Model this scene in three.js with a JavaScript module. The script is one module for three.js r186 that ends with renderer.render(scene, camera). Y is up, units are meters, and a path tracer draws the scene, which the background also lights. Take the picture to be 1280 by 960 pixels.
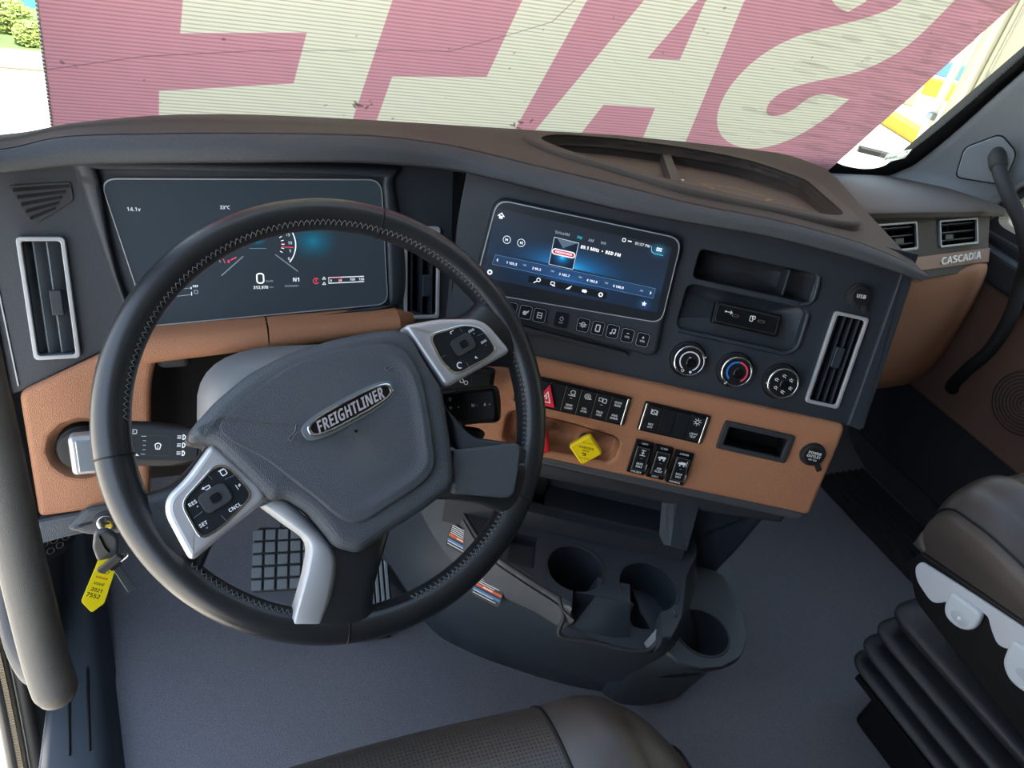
import * as THREE from 'three';
import { RoundedBoxGeometry } from 'three/addons/geometries/RoundedBoxGeometry.js';
import { TextGeometry } from 'three/addons/geometries/TextGeometry.js';
import { FontLoader } from 'three/addons/loaders/FontLoader.js';
import { mergeGeometries, mergeVertices } from 'three/addons/utils/BufferGeometryUtils.js';
import { Brush, Evaluator, SUBTRACTION } from 'three-bvh-csg';

// ---------------------------------------------------------------- camera, sky, sun, exposure
const V = (x, y, z) => new THREE.Vector3(x, y, z);
const R = Math.PI / 180;
const scene = new THREE.Scene();
const camera = new THREE.PerspectiveCamera(2 * Math.atan(480 / 900) / R, 1280 / 960, 0.02, 200);
{
  const p = 35 * R, t = 28 * R, roll = 12.4 * R;
  const F = V(Math.sin(t) * Math.cos(p), -Math.sin(p), -Math.cos(t) * Math.cos(p));
  const right = V(Math.cos(t), 0, Math.sin(t)), up = V().crossVectors(right, F);
  camera.position.set(0, 1.2, 0);
  camera.up.copy(right.multiplyScalar(-Math.sin(roll)).addScaledVector(up, Math.cos(roll)));
  camera.lookAt(F.clone().add(camera.position));
}
const renderer = new THREE.WebGLRenderer({ antialias: true });
renderer.toneMapping = THREE.LinearToneMapping;
renderer.toneMappingExposure = 3.0;
renderer.shadowMap.enabled = true;
{ // hazy bright sky: blue overhead, whiter towards the horizon
  const w = 256, h = 128, d = new Float32Array(w * h * 4);
  for (let j = 0; j < h; j++) for (let i = 0; i < w; i++) {
    const el = Math.max(0, ((j + 0.5) / h - 0.5) * 2), a = i / w * Math.PI * 2;
    const k = Math.pow(1 - el, 2.2);
    const c = 0.5 + 0.5 * Math.sin(a * 3 + Math.sin(a * 2 + el * 6) * 1.5) * Math.sin(el * 9 + Math.cos(a * 4));
    const q = c * c * 0.35 * (1 - el * 0.5);
    const o = (j * w + i) * 4;
    d[o] = 0.55 + 0.5 * k + q; d[o + 1] = 0.8 + 0.32 * k + q * 0.85; d[o + 2] = 1.2 + 0.05 * k + q * 0.5; d[o + 3] = 1;
  }
  const t = new THREE.DataTexture(d, w, h, THREE.RGBAFormat, THREE.FloatType);
  t.mapping = THREE.EquirectangularReflectionMapping; t.magFilter = THREE.LinearFilter; t.needsUpdate = true;
  scene.background = t; scene.backgroundIntensity = 1.0;
}
const sun = new THREE.DirectionalLight(0xfff0dc, 8);
sun.position.set(1, 13, 9); sun.target.position.set(0, 0, 0); sun.castShadow = true;
sun.shadow.camera.left = sun.shadow.camera.bottom = -14; sun.shadow.camera.right = sun.shadow.camera.top = 14; sun.shadow.camera.far = 60;
sun.shadow.mapSize.set(2048, 2048); sun.name = 'sun'; scene.add(sun, sun.target); sun.target.name = 'sun_target';

// ---------------------------------------------------------------- helpers
let seed = 7;
const rnd = () => { seed = (seed * 1664525 + 1013904223) >>> 0; return seed / 4294967296; };
const used = {};
const numbered = (n) => { const k = used[n] = (used[n] ?? -1) + 1; return k ? n + '_' + String(k).padStart(3, '0') : n; };
function boxUV(g) { // uv in metres by the dominant direction of each face
  g = g.index ? g.toNonIndexed() : g;
  const p = g.attributes.position, uv = new Float32Array(p.count * 2), A = V(), B = V(), C = V(), N = V();
  for (let i = 0; i < p.count; i += 3) {
    A.fromBufferAttribute(p, i); B.fromBufferAttribute(p, i + 1); C.fromBufferAttribute(p, i + 2);
    N.crossVectors(B.clone().sub(A), C.clone().sub(A));
    const x = Math.abs(N.x), y = Math.abs(N.y), z = Math.abs(N.z);
    [A, B, C].forEach((q, k) => { const o = (i + k) * 2;
      if (z >= x && z >= y) { uv[o] = q.x; uv[o + 1] = q.y; } else if (y >= x) { uv[o] = q.x; uv[o + 1] = q.z; } else { uv[o] = q.z; uv[o + 1] = q.y; } });
  }
  g.setAttribute('uv', new THREE.BufferAttribute(uv, 2));
  return g;
}
const merge = (gs) => mergeGeometries(gs.map((g) => { g = g.index ? g.toNonIndexed() : g; for (const k of Object.keys(g.attributes)) if (!['position', 'normal', 'uv'].includes(k)) g.deleteAttribute(k); return g; }), false);
function mesh(name, g, m, parent, label) {
  if (Array.isArray(g)) g = merge(g);
  const o = new THREE.Mesh(g, m); o.name = numbered(name); o.castShadow = o.receiveShadow = true;
  (parent || scene).add(o); if (label) o.userData.label = label;
  return o;
}
function thing(name, label, category, group) {
  const o = new THREE.Group(); o.name = numbered(name); scene.add(o);
  o.userData.label = label; o.userData.category = category; if (group) o.userData.group = group;
  return o;
}
function tag(o, label, category, group) { o.userData.label = label; o.userData.category = category; if (group) o.userData.group = group; return o; }
const struct = (o) => { o.userData.kind = 'structure'; return o; };
// frames: a plane of the cab with its origin, right, up and outward directions
const FR = {};
function frame(k, O, a, b, n) { FR[k] = { O: V(...O), a: V(...a), b: V(...b), n: V(...n) }; for (const q of ['a', 'b', 'n']) FR[k][q].normalize(); }
frame('C', [0.3241, 0.7728, -0.8695], [0.8829, 0, 0.4695], [0.1606, 0.9397, -0.302], [-0.4412, 0.342, 0.8297]);   // centre stack
frame('L', [0.3241, 0.7728, -0.8695], [1, 0, 0], [0, 0.9397, -0.342], [0, 0.342, 0.9397]);                      // instrument side
frame('T', [0.6297, 0.6419, -0.653], [0.8829, 0, 0.4695], [0.1056, 0.9744, -0.1986], [-0.4574, 0.225, 0.8603]); // lower trim
frame('W', [0.1248, 0.7244, -0.5748], [0.8952, 0.282, -0.3452], [-0.443, 0.6485, -0.6191], [0.0493, 0.7071, 0.7054]); // steering wheel, turned
frame('B', [1.3504, 0.7847, -1.2408], [1, 0, 0], [0, 0.8703, 0.4926], [0, -0.4926, 0.8703]);                    // windscreen
frame('D', [0.6, 0.893, -0.73], [0.8829, 0, 0.4695], [0.4687, -0.0599, -0.8813], [0.0281, 0.9982, -0.0529]);    // dash top
frame('P', [1.4917, 0.7394, -0.9846], [0.9903, 0, -0.1392], [-0.0758, 0.8387, -0.5393], [0.1167, 0.5446, 0.8305]); // passenger fascia
const W3 = (k, u, v, w = 0) => { const f = FR[k]; return f.O.clone().addScaledVector(f.a, u).addScaledVector(f.b, v).addScaledVector(f.n, w); };
function place(o, k, u = 0, v = 0, w = 0, rot = 0, tiltX = 0, tiltY = 0) {
  const f = FR[k], m = new THREE.Matrix4().makeBasis(f.a, f.b, f.n);
  if (rot) m.multiply(new THREE.Matrix4().makeRotationZ(rot));
  if (tiltX) m.multiply(new THREE.Matrix4().makeRotationX(tiltX));
  if (tiltY) m.multiply(new THREE.Matrix4().makeRotationY(tiltY));
  o.quaternion.setFromRotationMatrix(m); o.position.copy(W3(k, u, v, w)); return o;
}
function roundPoly(pts, r, Cls = THREE.Shape) { // polygon with rounded corners; r one radius or one per corner
  const s = new Cls(), n = pts.length;
  pts.forEach((p, i) => {
    const a = pts[(i + n - 1) % n], b = pts[(i + 1) % n], rr = Array.isArray(r) ? r[i] : r;
    const da = Math.hypot(a[0] - p[0], a[1] - p[1]), db = Math.hypot(b[0] - p[0], b[1] - p[1]);
    const ra = Math.min(rr, da * 0.49), rb = Math.min(rr, db * 0.49);
    const P = [p[0] + (a[0] - p[0]) / da * ra, p[1] + (a[1] - p[1]) / da * ra], Q = [p[0] + (b[0] - p[0]) / db * rb, p[1] + (b[1] - p[1]) / db * rb];
    i ? s.lineTo(...P) : s.moveTo(...P);
    if (rr > 0) s.quadraticCurveTo(p[0], p[1], Q[0], Q[1]);
  });
  s.closePath(); return s;
}
const rect = (u0, v0, u1, v1) => [[u0, v0], [u1, v0], [u1, v1], [u0, v1]];
const rr = (w, h, r, Cls) => roundPoly(rect(-w / 2, -h / 2, w / 2, h / 2), r, Cls);
function slab(shape, depth, bevel = 0.001, seg = 2, curve = 6) { // front face at +depth
  const b = Math.min(bevel, depth * 0.49);
  const g = new THREE.ExtrudeGeometry(shape, { depth: depth - 2 * b, bevelEnabled: bevel > 0, bevelSize: b, bevelThickness: b, bevelOffset: -b, bevelSegments: seg, curveSegments: curve });
  g.translate(0, 0, b); return boxUV(g);
}
const rbox = (w, h, d, r = 0.002, s = 2) => boxUV(new RoundedBoxGeometry(w, h, d, s, Math.min(r, w / 2.01, h / 2.01, d / 2.01)));
const ring = (outer, inner, depth, bevel) => { const s = outer; s.holes.push(inner); return slab(s, depth, bevel); };
const tube = (pts, r, seg = 24, rad = 8, closed = false) => new THREE.TubeGeometry(new THREE.CatmullRomCurve3(pts.map((p) => p.isVector3 ? p : V(...p)), closed), seg, r, rad, closed);
function capTube(pts, r, seg = 24, rad = 10) { // tube with rounded ends
  const P = pts.map((p) => p.isVector3 ? p : V(...p)), g = [boxUV(tube(P, r, seg, rad))];
  for (const e of [P[0], P[P.length - 1]]) { const s = new THREE.SphereGeometry(r, rad, 6); s.translate(e.x, e.y, e.z); g.push(boxUV(s)); }
  return merge(g);
}
const lathe = (pts, seg = 32) => { const g = new THREE.LatheGeometry(pts.map((p) => new THREE.Vector2(...p)), seg); g.rotateX(Math.PI / 2); return g; }; // axis along +z
function loft(rows, closeRow = false) { // rows of equal length of points -> surface, uv in metres
  const n = rows[0].length, m = rows.length, pos = [], uv = [], idx = [];
  const acc = (a) => { let s = 0; return a.map((p, i) => (s += i ? p.distanceTo(a[i - 1]) : 0)); };
  const U = acc(rows[Math.floor(m / 2)]), Vv = acc(rows.map((r) => r[Math.floor(n / 2)]));
  rows.forEach((r, j) => r.forEach((p, i) => { pos.push(p.x, p.y, p.z); uv.push(U[i], Vv[j]); }));
  for (let j = 0; j < m - 1; j++) for (let i = 0; i < n - (closeRow ? 0 : 1); i++) {
    const a = j * n + i, b = j * n + (i + 1) % n, c = a + n, d = b + n; idx.push(a, b, d, a, d, c);
  }
  const g = new THREE.BufferGeometry();
  g.setAttribute('position', new THREE.Float32BufferAttribute(pos, 3)); g.setAttribute('uv', new THREE.Float32BufferAttribute(uv, 2));
  g.setIndex(idx); g.computeVertexNormals(); return g;
}
const resample = (pts, n, closed = false, t = 0.5) => { const c = new THREE.CatmullRomCurve3(pts.map((p) => p.isVector3 ? p : V(...p)), closed, 'catmullrom', t); return Array.from({ length: n }, (_, i) => c.getPoint(i / (closed ? n : n - 1))); };
const smoothRows = (rows, m) => { const cols = rows[0].map((_, i) => resample(rows.map((r) => r[i]), m)); return Array.from({ length: m }, (_, j) => cols.map((c) => c[j])); };
function slabBetween(a, o) { // quad panel with thickness: four corners pushed along o
  const q = a.map((p) => p.isVector3 ? p : V(...p)), d = o; 
  const f = (i, j, k, l) => [i, j, k, i, k, l];
  const P = [...q, ...q.map((p) => p.clone().add(d))], idx = [...f(0, 1, 2, 3), ...f(7, 6, 5, 4), ...f(0, 4, 5, 1), ...f(1, 5, 6, 2), ...f(2, 6, 7, 3), ...f(3, 7, 4, 0)];
  const g = new THREE.BufferGeometry(); g.setAttribute('position', new THREE.Float32BufferAttribute(P.flatMap((p) => [p.x, p.y, p.z]), 3)); g.setIndex(idx);
  g.setAttribute('uv', new THREE.Float32BufferAttribute(new Float32Array(16), 2));
  const r = g.toNonIndexed(); r.computeVertexNormals(); return boxUV(r);
}
function csg(a, ...cuts) {
  const ev = new Evaluator(); ev.useGroups = false; ev.attributes = ['position', 'normal', 'uv'];
  let A = new Brush(a); A.updateMatrixWorld();
  for (const c of cuts) { const B = new Brush(c); B.updateMatrixWorld(); A = ev.evaluate(A, B, SUBTRACTION); }
  return A.geometry;
}
// ---------------------------------------------------------------- textures and materials
function bumpTex(n, f, rep) { const d = new Uint8Array(n * n * 4); for (let j = 0; j < n; j++) for (let i = 0; i < n; i++) { const v = Math.max(0, Math.min(255, f(i / n, j / n, i, j) * 255)); d.set([v, v, v, 255], (j * n + i) * 4); }
  const t = new THREE.DataTexture(d, n, n); t.wrapS = t.wrapT = THREE.RepeatWrapping; t.magFilter = THREE.LinearFilter; t.minFilter = THREE.LinearMipmapLinearFilter; t.generateMipmaps = true; t.repeat.set(1 / rep, 1 / rep); t.needsUpdate = true; return t; }
function cellField(k) { const p = []; for (let j = 0; j < k; j++) for (let i = 0; i < k; i++) p.push([(i + rnd()) / k, (j + rnd()) / k]);
  return (x, y) => { let a = 9, b = 9; const ci = Math.floor(x * k), cj = Math.floor(y * k);
    for (let dj = -1; dj <= 1; dj++) for (let di = -1; di <= 1; di++) { const q = p[((cj + dj + k) % k) * k + (ci + di + k) % k]; let dx = Math.abs(x - q[0]), dy = Math.abs(y - q[1]); dx = Math.min(dx, 1 - dx); dy = Math.min(dy, 1 - dy); const d = Math.hypot(dx, dy) * k; if (d < a) { b = a; a = d; } else if (d < b) b = d; }
    return [a, b]; }; }
const cf = cellField(28), cf2 = cellField(40);
const grain = bumpTex(256, (x, y) => { const [a, b] = cf(x, y); return Math.min(1, (b - a) * 1.6); }, 0.045);
const fine = bumpTex(256, (x, y) => { const [a, b] = cf2(x, y); return Math.min(1, (b - a) * 1.8); }, 0.04);
const speck = bumpTex(256, () => 0.5 + 0.5 * (rnd() - 0.5) * 2, 0.09);
function colorTex(n, f, rep) { const t = bumpTex(n, () => 0, rep), d = t.image.data; for (let j = 0; j < n; j++) for (let i = 0; i < n; i++) { const c = f(i / n, j / n); for (let k = 0; k < 3; k++) d[(j * n + i) * 4 + k] = Math.max(0, Math.min(255, c[k])); } t.colorSpace = THREE.SRGBColorSpace; return t; }
const carpetMap = colorTex(256, () => { const v = rnd(), k = v > 0.93 ? 40 : v * 26; return [98 + k, 98 + k, 104 + k]; }, 0.16);
const perfBump = bumpTex(128, (x, y) => { const q = (a, b) => Math.hypot((x * 4 - a + 8) % 1 - 0.5, (y * 4 - b + 8) % 1 - 0.5); return Math.min(q(0, 0), 1) < 0.22 ? 0 : 1; }, 0.0165);
const perfMap = colorTex(128, (x, y) => Math.hypot((x * 4) % 1 - 0.5, (y * 4) % 1 - 0.5) < 0.2 ? [14, 13, 12] : [56, 52, 48], 0.0165);
const std = (color, roughness, o = {}) => new THREE.MeshPhysicalMaterial({ color, roughness, metalness: 0, side: THREE.DoubleSide, ...o });
const M = {
  pad: std('#43484d', 0.55, { bumpMap: grain, bumpScale: 0.0003 }),
  padTop: std('#524b46', 0.72, { bumpMap: fine, bumpScale: 0.0003 }),
  dark: std('#282f37', 0.44, { bumpMap: fine, bumpScale: 0.00012 }),
  dark2: std('#262a2f', 0.6, { bumpMap: fine, bumpScale: 0.0002 }),
  pillar: std('#7d8388', 0.75, { bumpMap: grain, bumpScale: 0.0004 }),
  black: std('#0c0d0f', 0.45, { specularIntensity: 0.5 }),
  gloss: std('#0b0d10', 0.18),
  rubber: std('#151617', 0.7),
  tan: std('#a27051', 0.6, { bumpMap: grain, bumpScale: 0.0004 }),
  tanDark: std('#6e5548', 0.65, { bumpMap: fine, bumpScale: 0.0002 }),
  bronze: std('#8d7468', 0.5, { metalness: 0.3 }),
  silver: std('#b4b6ba', 0.38, { metalness: 0.55 }),
  satin: std('#a9adb1', 0.45, { metalness: 0.35 }),
  chrome: std('#dfe2e5', 0.15, { metalness: 1 }),
  leather: std('#1f2225', 0.3, { bumpMap: grain, bumpScale: 0.00006 }),
  hub: std('#3d444b', 0.55, { bumpMap: grain, bumpScale: 0.0003 }),
  stitch: std('#5f6264', 0.8),
  seat: std('#3a3532', 0.3, { bumpMap: fine, bumpScale: 0.00008 }),
  perf: std('#ffffff', 0.36, { map: perfMap, bumpMap: perfBump, bumpScale: 0.0003 }),
  carpet: std('#ffffff', 0.95, { map: carpetMap, bumpMap: speck, bumpScale: 0.0012 }),
  lightGrey: std('#b9bec3', 0.5),
  white: std('#e6e6e2', 0.6),
  yellow: std('#e8cf12', 0.5),
  red: std('#c0202c', 0.5),
  steel: std('#8a8f94', 0.35, { metalness: 0.9 }),
  grip: std('#524f4a', 0.55, { bumpMap: fine, bumpScale: 0.0002 }),
};
const canvasTex = (c) => { const t = new THREE.CanvasTexture(c); t.colorSpace = THREE.SRGBColorSpace; t.magFilter = THREE.LinearFilter; t.anisotropy = 8; return t; };
// print: a flat printed face w x h metres, drawn in millimetres about its centre (y up)
function canvas(w, h, K, bg, draw) { // w, h, drawing units in mm
  const c = document.createElement('canvas'); c.width = Math.max(8, Math.round(w * K)); c.height = Math.max(8, Math.round(h * K));
  const x = c.getContext('2d'); x.fillStyle = bg; x.fillRect(0, 0, c.width, c.height);
  x.translate(c.width / 2, c.height / 2); x.scale(K, K); x.lineCap = 'round'; x.lineJoin = 'round'; draw(x); return c;
}
const T = (x, s, u, v, size, color = '#dfe3e6', o = {}) => { x.save(); x.translate(u, -v); x.rotate((o.rot || 0)); x.transform(1, 0, -(o.slant || 0), 1, 0, 0); x.fillStyle = color; x.font = (o.bold === false ? '' : 'bold ') + size * 4 + 'px sans-serif'; x.scale(0.25 * (o.sx || 1), 0.25); x.textAlign = o.align || 'center'; x.textBaseline = 'middle'; x.fillText(s, 0, 0); x.restore(); };
const Ln = (x, pts, wd, color = '#dfe3e6', close = false, fill = false) => { x.beginPath(); pts.forEach((p, i) => i ? x.lineTo(p[0], -p[1]) : x.moveTo(p[0], -p[1])); if (close) x.closePath(); x.strokeStyle = x.fillStyle = color; x.lineWidth = wd; fill ? x.fill() : x.stroke(); };
const Ar = (x, u, v, r, a0, a1, wd, color = '#dfe3e6', fill = false) => { x.beginPath(); x.arc(u, -v, r, a0 * R, a1 * R); x.strokeStyle = x.fillStyle = color; x.lineWidth = wd; fill ? x.fill() : x.stroke(); };
const Rc = (x, u, v, w, h, r, wd, color = '#dfe3e6', fill = false) => { x.beginPath(); x.roundRect(u - w / 2, -v - h / 2, w, h, r); x.strokeStyle = x.fillStyle = color; x.lineWidth = wd; fill ? x.fill() : x.stroke(); };
const printed = (c, rough = 0.4, o = {}) => { const t = canvasTex(c); return std('#ffffff', rough, { map: t, specularIntensity: 0.4, ...o }); };
function face(shape, w, h) { const g = new THREE.ShapeGeometry(shape, 8), p = g.attributes.position, uv = g.attributes.uv; for (let i = 0; i < p.count; i++) uv.setXY(i, p.getX(i) / w + 0.5, p.getY(i) / h + 0.5); return g; }
const faceRect = (shape, u0, v0, u1, v1) => { const g = new THREE.ShapeGeometry(shape, 8), p = g.attributes.position, uv = g.attributes.uv; for (let i = 0; i < p.count; i++) uv.setXY(i, (p.getX(i) - u0) / (u1 - u0), (p.getY(i) - v0) / (v1 - v0)); return g; };
const mv = (g, x = 0, y = 0, z = 0) => { g.translate(x, y, z); return g; };
const font = await new FontLoader().loadAsync('fonts/droid/droid_sans_bold.typeface.json');
function letters(s, width, height, depth, slant) { const g = new TextGeometry(s, { font, size: 1, depth: 0.1, curveSegments: 3, bevelEnabled: false }); g.computeBoundingBox(); const b = g.boundingBox, sx = width / (b.max.x - b.min.x), sy = height / (b.max.y - b.min.y);
  g.translate(-(b.min.x + b.max.x) / 2, -(b.min.y + b.max.y) / 2, 0); g.scale(sx, sy, depth / 0.1); g.applyMatrix4(new THREE.Matrix4().set(1, slant, 0, 0, 0, 1, 0, 0, 0, 0, 1, 0, 0, 0, 0, 1)); g.computeVertexNormals(); return g; }
// ---------------------------------------------------------------- the cab shell
const zy = (pts, r, holes = []) => { const s = roundPoly(pts.map((p) => [-p[0], p[1]]), r); holes.forEach((h) => s.holes.push(roundPoly(h.pts.map((p) => [-p[0], p[1]]), h.r, THREE.Path))); return s; };
function sideWall(name, shape, x, thick, m) { // extruded wall in the z-y plane
  const g = new THREE.ExtrudeGeometry(shape, { depth: thick, bevelEnabled: false, curveSegments: 8 }); g.rotateY(Math.PI / 2); g.translate(x, 0, 0);
  return struct(mesh(name, boxUV(g), m));
}
const shellMat = std('#7d7c78', 0.85), shellDark = std('#33363a', 0.75, { bumpMap: fine, bumpScale: 0.0003 });
struct(mesh('floor', mv(rbox(1.99, 0.08, 3.1, 0.004), 0.715, -0.04, 0.45), M.carpet));
{ // toe board and firewall in one curve
  const prof = [[-0.93, -0.002], [-1.0, 0.01], [-1.08, 0.05], [-1.16, 0.14], [-1.24, 0.28], [-1.28, 0.45], [-1.3, 0.62]];
  const rows = prof.map(([z, y]) => [-0.36, 0.3, 1, 1.7].map((x) => V(x, y, z)));
  const back = [[-1.36, 0.62], [-1.36, -0.08], [-0.93, -0.08], [-0.93, -0.002]].map(([z, y]) => [-0.36, 0.3, 1, 1.7].map((x) => V(x, y, z)));
  struct(mesh('wall_front', loft([...smoothRows(rows, 24), ...back]), M.carpet));
}
const profile = [[-1.36, -0.62], [-1.36, 0.60], [-1.345, 0.62], [-0.56, 1.97], [2.0, 1.97], [2.0, -0.62]];
sideWall('wall_left', zy(profile, 0.01, [
  { pts: [[-0.935, 0.5], [-0.95, -0.58], [0.34, -0.58], [0.34, 1.74], [-0.5, 1.74], [-0.86, 1.12]], r: 0.06 }]), -0.41, 0.06, shellDark);
sideWall('wall_right', zy(profile, 0.01, [
  { pts: [[-1.06, 0.735], [-0.1, 0.72], [-0.1, 1.6], [-0.56, 1.6]], r: 0.05 }]), 1.71, 0.06, shellDark);
struct(mesh('wall_back', mv(rbox(2.18, 2.06, 0.06, 0.004), 0.68, 0.94, 2.03), shellMat));
struct(mesh('ceiling', mv(rbox(2.18, 0.06, 2.7, 0.004), 0.68, 2.0, 0.74), shellMat));
const glass = new THREE.MeshPhysicalMaterial({ color: '#f4faf6', transmission: 1, thickness: 0, roughness: 0, ior: 1.45, side: THREE.DoubleSide });
{ // windscreen
  const w = new THREE.Group(); w.name = 'window_1'; struct(w); scene.add(w);
  const pane = place(mesh('glass_pane', new THREE.ShapeGeometry(rr(1.99, 1.54, 0.05)), glass, w), 'B', -0.735, 0.57, -0.02);
  // black printed band along the lower right corner, with its dotted edge
  const inn = resample([[-0.14, 0.004, 0], [0.0, -0.006, 0], [0.073, -0.024, 0], [0.15, -0.03, 0], [0.195, -0.012, 0], [0.222, 0.05, 0], [0.23, 0.16, 0], [0.225, 0.3, 0], [0.215, 0.6, 0], [0.205, 1.2, 0]], 90);
  const s = new THREE.Shape(); inn.forEach((p, i) => i ? s.lineTo(p.x, p.y) : s.moveTo(p.x, p.y)); s.lineTo(0.3, 1.2); s.lineTo(0.3, -0.09); s.lineTo(-0.14, -0.09); s.closePath();
  place(mesh('printed_border', slab(s, 0.001, 0), M.black, w), 'B', 0, 0, -0.018);
  const dots = [], L = resample(inn, 1500); let run = 0, cnt = 0;
  for (let i = 1; i < 1499; i++) { run += L[i].distanceTo(L[i - 1]); if (run < 0.0052) continue; run = 0; cnt++; const t = L[i + 1].clone().sub(L[i - 1]).normalize(); for (let k = 0; k < 2; k++) { const g = new THREE.CircleGeometry(k ? 0.0013 : 0.0021, 8); g.translate(L[i].x - t.y * (0.0016 + 0.0036 * k) + t.x * 0.0026 * k, L[i].y + t.x * (0.0016 + 0.0036 * k) + t.y * 0.0026 * k, 0.001); dots.push(g); } }
  const dm = place(mesh('border_dots', dots, M.black, w), 'B', 0, 0, -0.018); dm.userData.kind = 'stuff';
  // frame along top and left, and the sill under the glass
  place(mesh('window_frame', merge([slab(roundPoly(rect(-1.76, -0.24, -1.66, 1.36), 0), 0.05, 0), slab(roundPoly(rect(-1.76, 1.25, 0.3, 1.36), 0), 0.05, 0), slab(roundPoly(rect(-1.76, -0.24, 0.3, -0.18), 0), 0.05, 0), slab(roundPoly(rect(0.285, -0.24, 0.36, 1.36), 0), 0.05, 0)]), M.rubber, w), 'B', 0, 0, -0.07);
}
{ // passenger window
  const w = new THREE.Group(); w.name = 'window_2'; struct(w); scene.add(w);
  const g = new THREE.PlaneGeometry(1.0, 0.92); g.rotateY(Math.PI / 2); g.translate(1.745, 1.17, -0.56); mesh('glass_pane', g, glass, w);
}
{ // right windscreen pillar trim
  const f = resample([[1.5, 0.735, -1.268], [1.567, 0.753, -1.2585], [1.595, 0.775, -1.246], [1.614, 0.802, -1.231], [1.615, 0.9, -1.176], [1.60, 1.045, -1.0935], [1.585, 1.4, -0.893], [1.57, 1.9, -0.61]], 30);
  const mid = f.map((p, i) => V(p.x + 0.035, p.y, p.z + 0.055)), mid2 = f.map((p) => V(Math.max(p.x, 1.56) + 0.07, p.y - 0.005, p.z + 0.12)), back = f.map((p) => V(1.69, p.y - 0.01, p.z + 0.175)), out = f.map((p) => V(1.73, p.y - 0.01, p.z + 0.18));
  const lip = f.map((p) => V(p.x + 0.01, p.y, p.z - 0.012));
  struct(mesh('trim_1', loft([lip, ...smoothRows([f, mid, mid2, back, out], 16)]), M.pillar));
}
{ // passenger door
  const d = new THREE.Group(); d.name = 'door_1'; struct(d); scene.add(d);
  const pts = (p) => roundPoly(p.map((q) => [-q[0], q[1]]), 0.02);
  const ex = (p, t, m, n, x) => { const g = slab(pts(p), t, 0.008); g.rotateY(-Math.PI / 2); g.scale(1, 1, 1); const a = g.attributes.position; for (let i = 0; i < a.count; i++) a.setZ(i, -a.getZ(i)); g.computeVertexNormals(); g.translate(x, 0, 0); return mesh(n, g, m, d); };
  ex([[-1.2, 0.08], [-0.1, 0.08], [-0.1, 0.7], [-0.9, 0.715], [-1.2, 0.72]], 0.02, M.dark2, 'door_panel', 1.712);
  ex([[-1.1, 0.3], [-0.2, 0.28], [-0.2, 0.58], [-1.1, 0.63]], 0.03, M.tanDark, 'door_insert', 1.712);
  ex([[-1.1, 0.635], [-0.2, 0.6], [-0.2, 0.66], [-1.1, 0.7]], 0.06, M.dark2, 'arm_rail', 1.712);
  const sp = mesh('speaker_grille', lathe([[0.0, 0.006], [0.07, 0.006], [0.078, 0.0]], 40), M.tanDark, d); sp.rotation.y = -Math.PI / 2; sp.position.set(1.682, 0.44, -0.74);
  for (let i = 0; i < 9; i++) { const r = mesh('speaker_ring', new THREE.TorusGeometry(0.008 + i * 0.008, 0.0012, 5, 32), M.dark2, d); r.rotation.y = Math.PI / 2; r.position.set(1.675, 0.44, -0.74); }
}
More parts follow.
